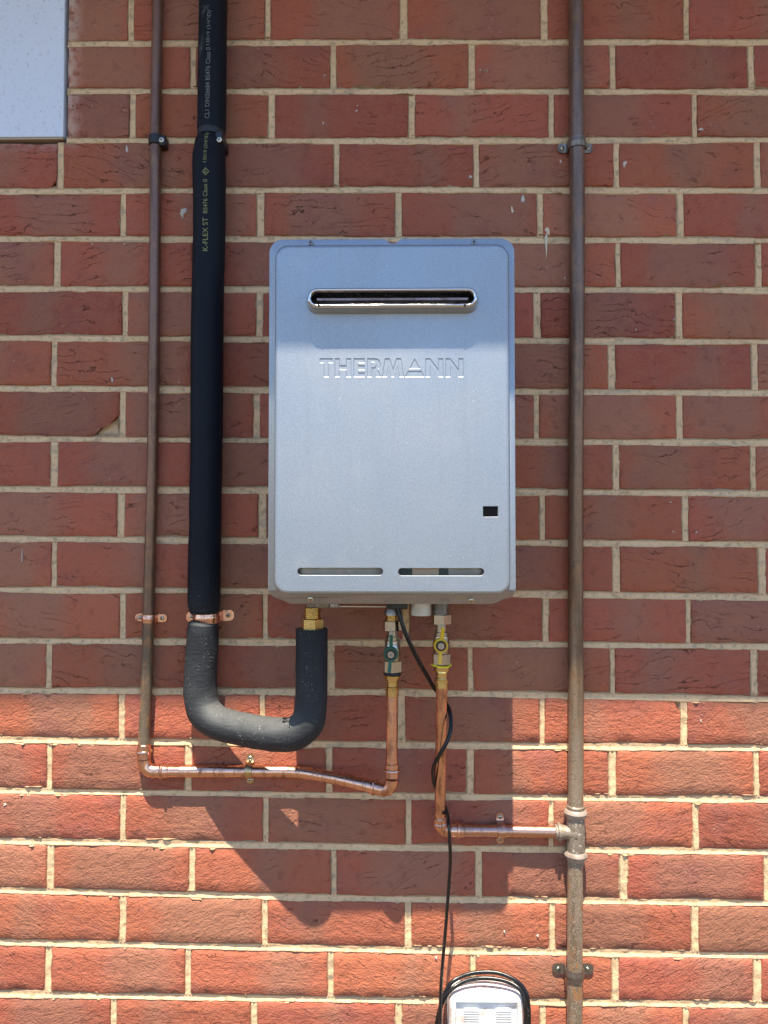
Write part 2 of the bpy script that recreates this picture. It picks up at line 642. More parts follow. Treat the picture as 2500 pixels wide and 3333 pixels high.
m_groove = plastic('groove_grey', (0.33, 0.34, 0.34), 0.6)
m_cord = cord_material()
m_panel = panel_material()
m_edge = plastic('raw_sheet_edge', (0.42, 0.33, 0.23), 0.8)
m_print = plastic('yellow_ink', (0.24, 0.25, 0.10), 0.6)
m_print2 = plastic('faded_ink', (0.17, 0.19, 0.17), 0.7)
m_splash = plastic('cream_paint_splash', (0.68, 0.60, 0.44), 0.7)
m_splash2 = plastic('white_paint_splash', (0.56, 0.49, 0.43), 0.7)
m_tee = spatter_tee()
m_sealant = plastic('pale_sealant', (0.30, 0.24, 0.20), 0.45, (0.16, 0.115, 0.085), 0.85)
m_ground = ground_material()
m_eave = plastic('eave_paint', (0.70, 0.69, 0.66), 0.5)
m_gutter = plastic('gutter_paint', (0.62, 0.60, 0.55), 0.35)

# ------------------------------------------------------------------ ground and eave
g = mk('ground', ([(-400, -400, 0), (400, -400, 0), (400, 400, 0), (-400, 400, 0)], [(0, 1, 2, 3)]), m_ground, smooth=False)
tag(g, 'dry brown earth running along the foot of the brick wall', 'ground', kind='structure')

zw = P(1250, 2292).z                       # where the eave's shade ends on the wall
E_D = 0.55
ez = zw + TAN_Y * E_D
eave = empty('roof_eave', (0, -0.2, ez), 'painted eave with gutter overhanging the brick wall', 'eave', kind='structure')
mk('soffit', box(-3, 3, -E_D + 0.09, 0.1, ez + 0.06, ez + 0.075), m_eave, eave, smooth=False)
mk('fascia', box(-3, 3, -E_D + 0.065, -E_D + 0.09, ez + 0.02, ez + 0.22), m_eave, eave, smooth=False)
gp = [(-E_D + 0.064, ez + 0.13), (-E_D + 0.064, ez), (-E_D, ez), (-E_D, ez + 0.11), (-E_D + 0.004, ez + 0.11), (-E_D + 0.004, ez + 0.004),
      (-E_D + 0.06, ez + 0.004), (-E_D + 0.06, ez + 0.13)]
gv = [(x, y, z) for x in (-3, 3) for y, z in gp]
mk('gutter', (gv, [(i, (i + 1) % 8, 8 + (i + 1) % 8, 8 + i) for i in range(8)] + [tuple(range(8)), tuple(range(8, 16))]), m_gutter, eave, smooth=False)
mk('roof_sheet', join(([(-3, -E_D + 0.02, ez + 0.15), (3, -E_D + 0.02, ez + 0.15), (3, 1.2, ez + 0.75), (-3, 1.2, ez + 0.75),
                        (-3, -E_D + 0.02, ez + 0.165), (3, -E_D + 0.02, ez + 0.165), (3, 1.2, ez + 0.765), (-3, 1.2, ez + 0.765)],
                       [(0, 1, 2, 3), (4, 5, 6, 7), (0, 1, 5, 4), (2, 3, 7, 6), (0, 3, 7, 4), (1, 2, 6, 5)])), m_gutter, eave, smooth=False)

# ------------------------------------------------------------------ brick wall
# bed joints: picture height at the left, the middle and the right
BED = [(141, 134, 134), (294, 295, 296), (455, 456, 453), (620, 615, 618), (775, 777, 780), (938, 941, 942), (1098, 1105, 1110),
       (1263, 1270, 1277), (1427, 1435, 1439), (1591, 1597, 1604), (1753, 1762, 1770), (1919, 1925, 1942), (2085, 2092, 2103),
       (2247, 2252, 2274), (2409, 2424, 2434), (2575, 2591, 2602), (2739, 2758, 2773), (2900, 2926, 2939), (3069, 3092, 3110),
       (3238, 3256, 3271)]
HEAD = [[-30, 425, 871, 1313, 1771, 2234, 2690], [175, 628, 1084, 1535, 1994, 2445, 2900], [-22, 431, 883, 1339, 1795, 2261, 2715],
        [196, 648, 1095, 1550, 2006, 2465, 2920], [-50, 400, 847, 1297, 1758, 2215, 2670], [185, 640, 1095, 1553, 2012, 2470, 2925],
        [-45, 407, 844, 1297, 1748, 2211, 2662], [175, 635, 1088, 1545, 1991, 2457, 2912], [-55, 398, 835, 1290, 1746, 2212, 2665],
        [175, 632, 1090, 1548, 2005, 2452, 2908], [-62, 392, 853, 1308, 1765, 2231, 2688], [175, 630, 1088, 1548, 2006, 2481, 2940],
        [-58, 398, 863, 1321, 1776, 2240, 2698], [158, 617, 1077, 1531, 1994, 2455, 2915], [-65, 395, 853, 1305, 1765, 2226, 2690],
        [160, 612, 1071, 1531, 1994, 2463, 2925], [-62, 399, 864, 1329, 1794, 2265, 2730], [162, 624, 1086, 1558, 2030, 2497, 2960],
        [-68, 398, 861, 1328, 1798, 2263, 2730], [155, 611, 1076, 1540, 2003, 2466, 2930], [-95, 369, 826, 1297, 1767, 2232, 2700]]
PITCH_Z, MOD = 0.0866, 0.2408
bedpts = []
for l, c, r in BED:
    bedpts.append([P(100, l), P(1250, c), P(2400, r)])


def bed_z(i, x):
    if 0 <= i < len(bedpts):
        a, b, c = bedpts[i]
        if x < b.x:
            return a.z + (b.z - a.z) * (x - a.x) / (b.x - a.x)
        return b.z + (c.z - b.z) * (x - b.x) / (c.x - b.x)
    if i < 0:
        return bed_z(0, x) + PITCH_Z * (-i)
    n = len(bedpts) - 1
    return bed_z(n, x) - PITCH_Z * (i - n)


ROW0, ROW1 = -8, 28
XL, XR = -2.4, 2.4
ZP = P(100, 455).z
wall = empty('brick_wall', (0, 0, 0), 'wall of flashed red and brown bricks with cream mortar behind the heater', 'wall', kind='thing')


def half_bed(i, x):
    return 0.0058 + 0.0021 * mnoise.noise(Vector((x * 9, i * 3.7, 0.2))) + 0.0009 * mnoise.noise(Vector((x * 38, i * 5.1, 0.7)))


def fbm(x, y, z):
    return mnoise.noise(Vector((x, y, z)))


def brick_geo(row, xa, xb, idx, chips=(), NX=26, NZ=6):
    """one brick between two cross joints of a row; edges worn and uneven"""
    ua = [0, 0.012] + [k / (NX - 2) for k in range(1, NX - 2)] + [0.988, 1]
    va = [0, 0.035] + [k / (NZ - 2) for k in range(1, NZ - 2)] + [0.965, 1]
    vs, loc = [], []
    xm = (xa + xb) / 2
    zm = (bed_z(row - 1, xm) + bed_z(row, xm)) / 2
    tilt = rng.uniform(-0.0011, 0.0011)
    tilt2 = rng.uniform(-0.0009, 0.0009)
    for v in va:
        for u in ua:
            x = xa + (xb - xa) * u
            zt = bed_z(row - 1, x) - half_bed(row - 1, x)
            zb = bed_z(row, x) + half_bed(row, x) * 0.95
            z = zb + (zt - zb) * v
            edge = min(u, 1 - u) * (xb - xa) < 0.0045 or min(v, 1 - v) < 0.05
            rim = u in (0, 1) or v in (0, 1)
            w = 0.0019 * fbm(x * 55, z * 55, idx * 1.3) + 0.0013 * fbm(x * 170, z * 170, idx)
            if rim:
                if u == 0: x += w + 0.0006
                if u == 1: x += w - 0.0006
                if v == 0: z += w + 0.0002
                if v == 1: z += w * 0.8 - 0.0002
            y = 0.0011 * fbm(x * 22, z * 30, idx * 0.7) + tilt * (u - 0.5) * 2 + tilt2 * (v - 0.5) * 2
            if rim:
                y += 0.0017 + 0.0008 * fbm(x * 60, z * 60, 3 + idx)
            for cu, cv, ca, cb in chips:
                du, dv = abs(u - cu), abs(v - cv)
                s = du / ca + dv / cb
                if s < 1:
                    k = 1 - s
                    x += (0.5 - cu) * 2 * k * ca * (xb - xa) * 0.62
                    z += (0.5 - cv) * 2 * k * cb * (zt - zb) * 0.62
                    y += 0.002
            vs.append((x, y, z))
            loc.append((x - xm, z - zm))
    n, k = len(ua), len(va)
    fs = []
    for j in range(k - 1):
        for i in range(n - 1):
            a = j * n + i
            fs.append((a, a + 1, a + n + 1, a + n))
    ring = list(range(n)) + [j * n + n - 1 for j in range(1, k)] + [(k - 1) * n + i for i in range(n - 2, -1, -1)] + [j * n for j in range(k - 2, 0, -1)]
    b = len(vs)
    for r_ in ring:
        x, y, z = vs[r_]
        vs.append((x, 0.03, z))
        loc.append(loc[r_])
    m_ = len(ring)
    for i in range(m_):
        j = (i + 1) % m_
        fs.append((ring[i], b + i, b + j, ring[j]))
    return vs, fs, loc


def paint_brick(me, locs, rnds, bcs):
    a = me.attributes.new('bl', 'FLOAT_VECTOR', 'POINT')
    a.data.foreach_set('vector', [c for l, r in zip(locs, rnds) for c in (l[0], l[1], r)])
    b = me.attributes.new('bc', 'FLOAT_VECTOR', 'POINT')
    b.data.foreach_set('vector', [c for t in bcs for c in t])


CHIPS = {(8, 398): ((1, 0, 0.2, 0.42),), (14, 2226): ((1, 1, 0.05, 0.15),), (3, 196): ((1, 0, 0.05, 0.2),)}
sv, sf, sl, sr, sb = [], [], [], [], []
heads = []
count = 0
fz_top, fz_bot = P(1250, -30).z, P(1250, 3370).z
for row in range(ROW0, ROW1):
    if 0 <= row < len(HEAD):
        hx = [P(h, (BED[min(row, 19)][1] + BED[max(row - 1, 0)][1]) / 2 if row > 0 else 60).x for h in HEAD[row]]
    else:
        base = HEAD[0 if row < 0 else 19]
        k = (row % 2)
        ref = HEAD[k] if row < 0 else HEAD[18 + k]
        hx = [P(h, 60 if row < 0 else 3200).x + rng.uniform(-0.004, 0.004) for h in ref]
    while hx[0] > XL: hx.insert(0, hx[0] - MOD + rng.uniform(-0.003, 0.003))
    while hx[-1] < XR: hx.append(hx[-1] + MOD + rng.uniform(-0.003, 0.003))
    hx = [x for x in hx if XL - 0.3 < x < XR + 0.3]
    hw = [0.0052 + rng.uniform(-0.0012, 0.0014) for _ in hx]
    for q, x in enumerate(hx):
        heads.append((row, x, hw[q]))
    for q in range(len(hx) - 1):
        xa, xb = hx[q] + hw[q], hx[q + 1] - hw[q + 1]
        xm = (xa + xb) / 2
        zt, zb = bed_z(row - 1, xm), bed_z(row, xm)
        # the painted panel stands in an opening of the wall
        if zb > ZP - 0.02 and xa < PANEL_X + 0.004:
            if xb < PANEL_X + 0.02: continue
            xa = PANEL_X + 0.0035
        count += 1
        seen = zt > fz_bot and zb < fz_top and P(2520, 1666).x > xa and P(-20, 1666).x < xb
        chip = next((v for (r_, h_), v in CHIPS.items() if r_ == row and abs(P(h_, 1500).x - hx[q + 1]) < 0.04), ())
        geo = brick_geo(row, xa, xb, count, chip) if seen else brick_geo(row, xa, xb, count, (), 12, 4)
        rr = rng.random()
        bcv = (rng.uniform(-0.05, 0.05), rng.choice([0.03, 0.05, 0.06, 0.075, 0.09, 0.02]), min(1, max(0, rng.random() * 0.7 + (0.12 if row > 9 else 0))))  # lower rows: sunlit, more orange tone put into the brick colour
        if seen:
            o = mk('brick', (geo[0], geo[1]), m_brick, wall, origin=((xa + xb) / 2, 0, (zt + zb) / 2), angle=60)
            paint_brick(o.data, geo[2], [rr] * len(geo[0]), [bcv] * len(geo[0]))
        else:
            b0 = len(sv)
            sv += geo[0]
            sf += [tuple(i + b0 for i in t) for t in geo[1]]
            sl += geo[2]
            sr += [rr] * len(geo[0])
            sb += [bcv] * len(geo[0])
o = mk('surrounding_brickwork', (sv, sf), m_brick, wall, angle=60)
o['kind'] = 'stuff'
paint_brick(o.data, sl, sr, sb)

# mortar: tooled hollow joints, sandy and uneven
mv, mf, me_ = [], [], []


def mortar_strip(along, n, cross, wob):
    """along(s) -> (x, z, half, dirx, dirz across); cross = [(t, depth, edge)]"""
    b = len(mv)
    k = len(cross)
    for i in range(n + 1):
        x, z, h, ax, az = along(i / n)
        for t, d, e in cross:
            X, Z = x + ax * t * h, z + az * t * h
            y = d + wob * fbm(X * 110, Z * 110, 5.5) + wob * 0.8 * fbm(X * 35, Z * 35, 1.5)
            if 1.1 < abs(t) < 1.5:
                q = fbm(X * 26, Z * 26, 8.5) + 0.8 * fbm(X * 95, Z * 95, 2.5) + 0.5 * fbm(X * 240, Z * 240, 4.5)
                y = d - 0.0062 * max(0.0, q - 0.07)
            mv.append((X, y, Z))
            me_.append(e)
    for i in range(n):
        for j in range(k - 1):
            a = b + i * k + j
            mf.append((a, a + 1, a + k + 1, a + k))


BEDX = [(1.75, 0.006, 1), (1.28, 0.0036, 0.9), (1.02, 0.0030, 0.95), (0.72, 0.0017, 0.85), (0.3, 0.0024, 0.45), (-0.1, 0.0027, 0.0), (-0.5, 0.0018, 0.05), (-0.85, 0.0002, 0.35), (-1.05, 0.0010, 0.6), (-1.3, 0.0036, 0.8), (-1.75, 0.006, 1)]
HEADX = [(-1.75, 0.006, 1), (-1.3, 0.0036, 0.9), (-1.0, 0.0022, 0.9), (-0.6, 0.0008, 0.5), (0, 0.0027, 0.35), (0.55, 0.0012, 0.0), (1.0, 0.0015, 0.7), (1.3, 0.0036, 0.9), (1.75, 0.006, 1)]
for i in range(ROW0 - 1, ROW1):
    def al(s, i=i):
        x0 = PANEL_X + 0.002 if bed_z(i, PANEL_X - 0.05) > ZP - 0.004 else XL
        x = x0 + (XR - x0) * s
        return x, bed_z(i, x), half_bed(i, x), 0, 1
    fine = 0 <= i < 20
    mortar_strip(al, 1300 if fine else 260, BEDX, 0.0013)
for row, x, h in heads:
    zt, zb = bed_z(row - 1, x), bed_z(row, x)
    if zb > ZP - 0.02 and x < PANEL_X + 0.012: continue
    def al(s, row=row, x=x, h=h, zt=zt, zb=zb):
        z = zb + 0.004 + (zt - zb - 0.008) * s
        return x + 0.0008 * fbm(z * 40, x * 9, 2), z, h, 1, 0
    mortar_strip(al, 30, HEADX, 0.0013)
o = mk('mortar', (mv, mf), m_mortar, wall, angle=80)
at = o.data.attributes.new('edge', 'FLOAT', 'POINT')
at.data.foreach_set('value', me_)
# solid core behind the joints
zlo = bed_z(ROW1 - 1, 0)
ztp = bed_z(ROW0 - 1, 0)
mk('wall_core', join(box(XL - 0.3, XR + 0.3, 0.012, 0.22, zlo - 0.3, ZP - 0.01), box(PANEL_X + 0.01, XR + 0.3, 0.012, 0.22, ZP - 0.01, ztp + 0.1),
                     box(XL - 0.3, PANEL_X + 0.01, 0.05, 0.22, ZP - 0.01, ztp + 0.1)), m_mortar, wall, smooth=False)

# paint flecks and drips on the bricks
def blob(px, py, w, h, m, seed, drip=0.0, name='paint_splash'):
    c = P(px, py, 0.0)
    s = 1 / 1890.0
    n = 14
    vs = []
    rr = random.Random(seed)
    ph = [rr.uniform(0, 6.28) for _ in range(3)]
    for k in range(n):
        a = 2 * math.pi * k / n
        q = 1 + 0.28 * math.sin(2 * a + ph[0]) + 0.2 * math.sin(3 * a + ph[1]) + 0.12 * math.sin(5 * a + ph[2])
        x = math.cos(a) * w * s * 0.5 * q
        z = math.sin(a) * h * s * 0.5 * q
        if drip and math.sin(a) < -0.6:
            z -= drip * s * (-(math.sin(a)) - 0.6) * 2.5
            x *= 0.45
        vs.append((c.x + x, 0.0006, c.z + z))
    top = [(c.x + (v[0] - c.x) * 0.8, -0.0019, c.z + (v[2] - c.z) * 0.8) for v in vs]
    base = [(v[0], 0.0015, v[2]) for v in vs]
    fs = [tuple(range(n, 2 * n))] + [(k, (k + 1) % n, n + (k + 1) % n, n + k) for k in range(n)]
    return mk(name, (base + top, fs), m, wall, smooth=True, angle=70)


for i, (x, y, w, h, m, dr) in enumerate([
        (1702, 648, 11, 34, m_splash2, 0), (1667, 684, 9, 22, m_splash, 0), (1782, 752, 17, 26, m_splash, 0), (1778, 790, 12, 60, m_splash, 22),
        (597, 690, 24, 30, m_splash2, 12), (414, 487, 11, 22, m_splash2, 0), (1531, 576, 9, 13, m_splash2, 0), (2033, 534, 14, 20, m_splash2, 0),
        (1161, 362, 7, 8, m_splash2, 0), (1164, 345, 4, 5, m_splash2, 0), (1052, 402, 4, 14, m_splash2, 0), (2281, 422, 15, 12, m_splash2, 0),
        (1563, 229, 6, 6, m_splash2, 0), (1578, 231, 4, 6, m_splash2, 0), (1586, 233, 4, 5, m_splash2, 0), (1057, 247, 5, 8, m_splash2, 0),
        (1755, 871, 5, 5, m_splash2, 0), (1780, 871, 4, 4, m_splash2, 0), (1838, 906, 6, 9, m_splash2, 0), (1825, 527, 8, 12, m_splash2, 0),
        (2069, 1073, 5, 6, m_splash2, 0), (2192, 1041, 5, 5, m_splash2, 0), (366, 1236, 9, 16, m_splash2, 0), (583, 1245, 5, 7, m_splash2, 0),
        (73, 1812, 4, 40, m_splash2, 0), (2266, 1732, 8, 7, m_splash2, 0), (2190, 1730, 6, 5, m_splash2, 0), (2182, 1634, 6, 6, m_splash2, 0),
        (300, 795, 6, 6, m_splash2, 0), (406, 795, 5, 6, m_splash2, 0), (1683, 2155, 4, 5, m_splash2, 0), (17, 2618, 12, 7, m_splash2, 0),
        (1642, 3032, 5, 8, m_splash2, 0), (1420, 3117, 6, 10, m_splash2, 0), (2280, 2345, 7, 8, m_splash2, 0), (1750, 3045, 8, 6, m_splash2, 0)]):
    blob(x, y, w, h, m, i * 7 + 3, dr)

# ------------------------------------------------------------------ painted panel in the top corner
pan = empty('infill_panel', (PANEL_X - 0.3, 0, PANEL_Z + 0.4), 'white textured sheet panel set flush in the top left of the wall', 'panel')
o = mk('sheet', box(PANEL_X - 0.9, PANEL_X - 0.0025, -0.0015, 0.02, PANEL_Z + 0.0045, ztp + 0.09), m_panel, pan, smooth=False)
bevel(o, 0.0012)
mk('edge_strip', box(PANEL_X - 0.9, PANEL_X - 0.0035, -0.0005, 0.018, PANEL_Z + 0.0005, PANEL_Z + 0.0039), m_edge, pan, smooth=False)

# ------------------------------------------------------------------ small fixings
def screw(parent, c, r, m, axis=(0, -1, 0), name='screw'):
    c = Vector(c)
    n = Vector(axis).normalized()
    o = mk(name, turned(c, c + n * r * 0.62, [(0, r * 0.9), (0.12, r), (0.4, r * 0.93), (0.75, r * 0.66), (0.95, r * 0.3), (1, 0.02 * r)], 16), m, parent)
    e = c + n * (r * 0.36)
    g1 = box(e.x - r * 0.55, e.x + r * 0.55, e.y - r * 0.3, e.y, e.z - r * 0.12, e.z + r * 0.12)
    g2 = box(e.x - r * 0.12, e.x + r * 0.12, e.y - r * 0.3, e.y - r * 0.02, e.z - r * 0.55, e.z + r * 0.55)
    a = R(rng.uniform(0, 90))
    vs, fs = join(g1, g2)
    vs = [(e.x + (v[0] - e.x) * math.cos(a) - (v[2] - e.z) * math.sin(a), v[1], e.z + (v[0] - e.x) * math.sin(a) + (v[2] - e.z) * math.cos(a)) for v in vs]
    mk('cross_recess', (vs, fs), m_dark, o, smooth=False)
    return o


def saddle(name, label, c, radius, depth, ear, width, m, along, screws, group, skew=0.0, thick=0.0013, bead=True, offs=0.0):
    """strap over a pipe: c = world point of the pipe axis (its x, z), along = 'z' for an upright pipe"""
    root = empty(name, (c.x, 0, c.z), label, 'pipe clip', group)
    prof = []                                # (lateral, height, half width)
    hw = width / 2
    r = radius + 0.0006
    for t, w in ((1.0, 0.35), (0.94, 0.62), (0.82, 0.86), (0.68, 1.0), (0.2, 1.0)):
        prof.append((-(r + ear * t), 0.0022, hw * w))
    prof.append((-r - 0.001, 0.0032, hw))
    prof.append((-r, 0.006, hw))
    for k in range(0, 17):
        a = math.pi * (1 - k / 16)
        prof.append((r * math.cos(a), depth + r * math.sin(a), hw))
    prof.append((r, 0.006, hw))
    prof.append((r + 0.001, 0.0032, hw))
    for t, w in ((0.2, 1.0), (0.68, 1.0), (0.82, 0.86), (0.94, 0.62), (1.0, 0.35)):
        prof.append((r + ear * t, 0.0022, hw * w))
    n = len(prof)
    vs, fs = [], []
    cols = [-1, -0.55, -0.25, 0, 0.25, 0.55, 1] if bead else [-1, 1]
    for side in (0, 1):
        for i, (l, h, w) in enumerate(prof):
            a, b = prof[max(i - 1, 0)], prof[min(i + 1, n - 1)]
            tx, th = b[0] - a[0], b[1] - a[1]
            q = math.hypot(tx, th) or 1
            nx, nh = -th / q, tx / q
            for u in cols:
                off = thick * side
                if bead and 5 < i < n - 6 and abs(u) < 0.3: off += 0.0009
                L, Hh = l + nx * off, h + nh * off
                t = u * w + skew * l + offs
                vs.append((c.x + L, -Hh, c.z + t) if along == 'z' else (c.x + t, -Hh, c.z + L))
    k = len(cols)
    for side in (0, 1):
        for i in range(n - 1):
            for j in range(k - 1):
                a = side * n * k + i * k + j
                fs.append((a, a + 1, a + k + 1, a + k))
    for i in range(n - 1):
        for j in (0, k - 1):
            a = i * k + j
            fs.append((a, a + k, a + k + n * k, a + n * k))
    for i in (0, n - 1):
        for j in range(k - 1):
            a = i * k + j
            fs.append((a, a + 1, a + 1 + n * k, a + n * k))
    mk('strap', (vs, fs), m, root, angle=40)
    for sgn in screws:
        l = sgn * (r + ear * 0.52)
        t = skew * l + offs
        p = (c.x + l, -0.0036, c.z + t) if along == 'z' else (c.x + t, -0.0036, c.z + l)
        screw(root, p, 0.0036, m_zinc)
    return root


def fitting_rings(a, b, r0, m, parent, name='socket', prof=None):
    return mk(name, turned(a, b, prof or [(0, r0), (0.05, r0 + 0.0012), (0.38, r0 + 0.0012), (0.42, r0 + 0.003), (0.5, r0 + 0.0037),
                                          (0.58, r0 + 0.003), (0.62, r0 + 0.0012), (0.97, r0 + 0.0012), (1, r0)], 24), m, parent)


# ------------------------------------------------------------------ water heater
DF, DC = 0.178, 0.202
FL = P(874.5, 1366, DF).x
FR = P(1677, 1366, DF).x
FT = P(1276, 777, DF).z
FB = P(1276, 1968, DF).z
FS = P(1276, 1950, DF).z
heater = empty('water_heater', ((FL + FR) / 2, -0.02, FB), 'silver gas water heater with slotted flue on the brick wall', 'water heater')
fw = []
rc = 0.0205
for cx, cz, a0 in ((FR - rc, FT - rc, 0), (FL + rc, FT - rc, 90)):
    for k in range(9):
        a = R(a0 + 90 * k / 8)
        fw.append((cx + rc * math.cos(a), cz + rc * math.sin(a)))
    if a0 == 0:
        # shallow notch in the top edge
        nx = P(1279, 785, DF).x
        fw += [(nx + 0.0135, FT), (nx + 0.0115, FT - 0.0006), (nx + 0.006, FT - 0.0052), (nx + 0.003, FT - 0.0066), (nx - 0.003, FT - 0.0066),
               (nx - 0.006, FT - 0.0052), (nx - 0.0115, FT - 0.0006), (nx - 0.0135, FT)]
rb = 0.016
for k in range(7):
    a = R(180 + 90 * k / 6)
    fw.append((FL + rb + rb * math.cos(a), FS + rb + rb * math.sin(a)))
xs = P(942, 1966, DF).x
fw += [(xs - 0.018, FS - 0.0002), (xs - 0.0125, FS - 0.002), (xs - 0.005, FB + 0.0022), (xs, FB + 0.0003), (xs + 0.004, FB)]
xs = P(1608, 1966, DF).x
fw += [(xs - 0.004, FB), (xs, FB + 0.0003), (xs + 0.005, FB + 0.0022), (xs + 0.0125, FS - 0.002), (xs + 0.018, FS - 0.0002)]
for k in range(7):
    a = R(270 + 90 * k / 6)
    fw.append((FR - rb + rb * math.cos(a), FS + rb + rb * math.sin(a)))


def inset(poly, d):
    n = len(poly)
    out = []
    for i in range(n):
        p, q, r_ = Vector(poly[i - 1]), Vector(poly[i]), Vector(poly[(i + 1) % n])
        e1, e2 = (q - p), (r_ - q)
        if e1.length < 1e-9: e1 = e2
        n1 = Vector((-e1.y, e1.x)).normalized()
        n2 = Vector((-e2.y, e2.x)).normalized()
        b_ = (n1 + n2)
        b_ = b_.normalized() if b_.length > 1e-6 else n1
        out.append((q.x + b_.x * d, q.y + b_.y * d))
    return out


CB = P(1276, 1937, DC).z
ZS = CB + 0.004                              # below this line the flange leans back and faces the ground
LEAN = 0.55


def lip_d(z): return DF - LEAN * max(0.0, ZS - z)


def clip(poly, zs, above):
    out = []
    for i in range(len(poly)):
        p, q = poly[i - 1], poly[i]
        ip, iq = (p[1] >= zs) == above, (q[1] >= zs) == above
        if ip != iq:
            t = (zs - p[1]) / (q[1] - p[1])
            out.append((p[0] + (q[0] - p[0]) * t, zs))
        if iq: out.append(q)
    return out


def slab(poly, prof):
    """prof = [(inset, step back)]"""
    vs, fs, n = [], [], len(poly)
    for ins, bk in prof:
        for x, z in inset(poly, ins) if ins else poly:
            vs.append((x, -(lip_d(z) - bk), z))
    for i in range(len(prof) - 1):
        for k in range(n):
            k2 = (k + 1) % n
            fs.append((i * n + k, i * n + k2, (i + 1) * n + k2, (i + 1) * n + k))
    fs += [tuple(range(n)), tuple(range((len(prof) - 1) * n, len(prof) * n))]
    return vs, fs


mk('mounting_flange', slab(clip(fw, ZS, True), [(0.0008, 0), (0.0002, 0.0003), (0, 0.0012), (0, 0.012)]), m_silver, heater, angle=50)
mk('lower_lip', slab(clip(fw, ZS, False), [(0.0004, 0), (0, 0.0005), (0, 0.010)]), m_silver, heater, angle=50)
mk('casing', loops([(rrect(FL + 0.004, FR - 0.004, FS + 0.004, FT - 0.006, 0.012), DF - 0.011), (rrect(FL + 0.004, FR - 0.004, FS + 0.004, FT - 0.006, 0.012), 0.016)], True, True), m_silver, heater, angle=50)
mk('wall_bracket', join(box(FL + 0.06, FR - 0.06, -0.017, -0.002, FT - 0.05, FT - 0.02), box(FL + 0.06, FR - 0.06, -0.017, -0.002, FS + 0.03, FS + 0.06)), m_galv, heater, smooth=False)

# raised front cover with slots and pressed lettering
CL, CR = P(892, 1366, DC).x, P(1661, 1366, DC).x
CT, CB = P(1276, 793, DC).z, P(1276, 1937, DC).z
IN = 0.006
levels = []
for ins, d in ((IN, DC), (0.0038, DC - 0.0003), (0.0020, DC - 0.0012), (0.0008, DC - 0.0028), (0.0001, DC - 0.0052), (0, DC - 0.008), (0, DF + 0.0004)):
    levels.append((rrect(CL + ins, CR - ins, CB + ins, CT - ins, 0.0195 - ins), d))
rimgeo = loops(levels)
outer = levels[0][0]
LX = lambda cx, cy: P(960 + cx / 2.765, 1120 + cy / 2.765, DC)


def lp(pts): return [(LX(*p).x, LX(*p).z) for p in pts]


def arc(cx, cy, rx, ry, a0, a1, n=8): return [(cx + rx * math.cos(R(a0 + (a1 - a0) * k / n)), cy + ry * math.sin(R(a0 + (a1 - a0) * k / n))) for k in range(n + 1)]


N_ = [(1174, 127), (1218, 127), (1290, 222), (1290, 127), (1337, 127), (1337, 297), (1292, 297), (1220, 200), (1220, 297), (1174, 297)]
LET = [[(222, 127), (342, 127), (342, 170), (305, 170), (305, 297), (258, 297), (258, 170), (222, 170)],
       [(358, 127), (404, 127), (404, 190), (461, 190), (461, 127), (508, 127), (508, 297), (461, 297), (461, 232), (404, 232), (404, 297), (358, 297)],
       [(527, 127), (630, 127), (630, 170), (573, 170), (573, 190), (628, 190), (628, 233), (573, 233), (573, 255), (630, 255), (630, 297), (527, 297)],
       [(650, 127), (722, 127)] + arc(722, 181, 52, 54, -90, 62) + [(780, 297), (728, 297), (693, 239), (693, 297), (650, 297)],
       [(808, 127), (853, 127), (884, 220), (912, 127), (957, 127), (983, 297), (940, 297), (925, 205), (895, 297), (868, 297), (840, 205), (828, 297), (783, 297)],
       [(1078, 127), (1130, 222), (1027, 222)], [(1017, 240), (1142, 240), (1168, 297), (988, 297)],
       N_, [(x + 181, y) for x, y in N_]]
LET = [lp(p) for p in LET]
LHOLE = [lp([(693, 165), (707, 165)] + arc(707, 187, 22, 22, -90, 90) + [(693, 209)])]


def slot(px0, px1, py0, py1, d=DC, n=8):
    a, b = P(px0, py0, d), P(px1, py1, d)
    return rrect(a.x, b.x, b.z, a.z, (a.z - b.z) / 2 - 1e-5, n)


SLOTS = [slot(967, 1248, 1847, 1873.5), slot(1295, 1577, 1848, 1875)]
a, b = P(1571.5, 1647, DC), P(1622, 1683, DC)
WIN = rrect(a.x, b.x, b.z, a.z, 0.0012, 3)
FLUE_O = slot(1001, 1554, 937, 998, DC + 0.02)
fx0, fx1 = min(p[0] for p in FLUE_O), max(p[0] for p in FLUE_O)
fz0, fz1 = min(p[1] for p in FLUE_O), max(p[1] for p in FLUE_O)


def flue(o): return rrect(fx0 - o, fx1 + o, fz0 - o, fz1 + o, (fz1 - fz0) / 2 + o - 1e-5, 10)


FLUE_HOLE = flue(-0.003)
polys = [outer] + SLOTS + [WIN, FLUE_HOLE] + LET + LHOLE
pv, pe = [], []
for p in polys:
    s0 = len(pv)
    pv += [Vector(q) for q in p]
    pe += [(s0 + i, s0 + (i + 1) % len(p)) for i in range(len(p))]
ov, oe, of = delaunay_2d_cdt(pv, pe, [], 0, 1e-7)[:3]
front, floor = [], []
for f in of:
    c = [sum(ov[i][0] for i in f) / 3, sum(ov[i][1] for i in f) / 3]
    if not inside(c, outer) or any(inside(c, s) for s in SLOTS + [WIN, FLUE_HOLE]): continue
    if any(inside(c, l) for l in LET) and not any(inside(c, l) for l in LHOLE):
        floor.append(tuple(f))
    else:
        front.append(tuple(f))
fg = ([(v[0], -DC, v[1]) for v in ov], front)
edges = []
for s in SLOTS + [WIN]:                    # turned-in edges of the openings
    edges.append(loops([(s, DC), (inset(s, 0.0006), DC - 0.0006), (inset(s, 0.0008), DC - 0.004)]))
cover = mk('front_cover', join(rimgeo, fg, *edges), m_silver, heater, angle=50)
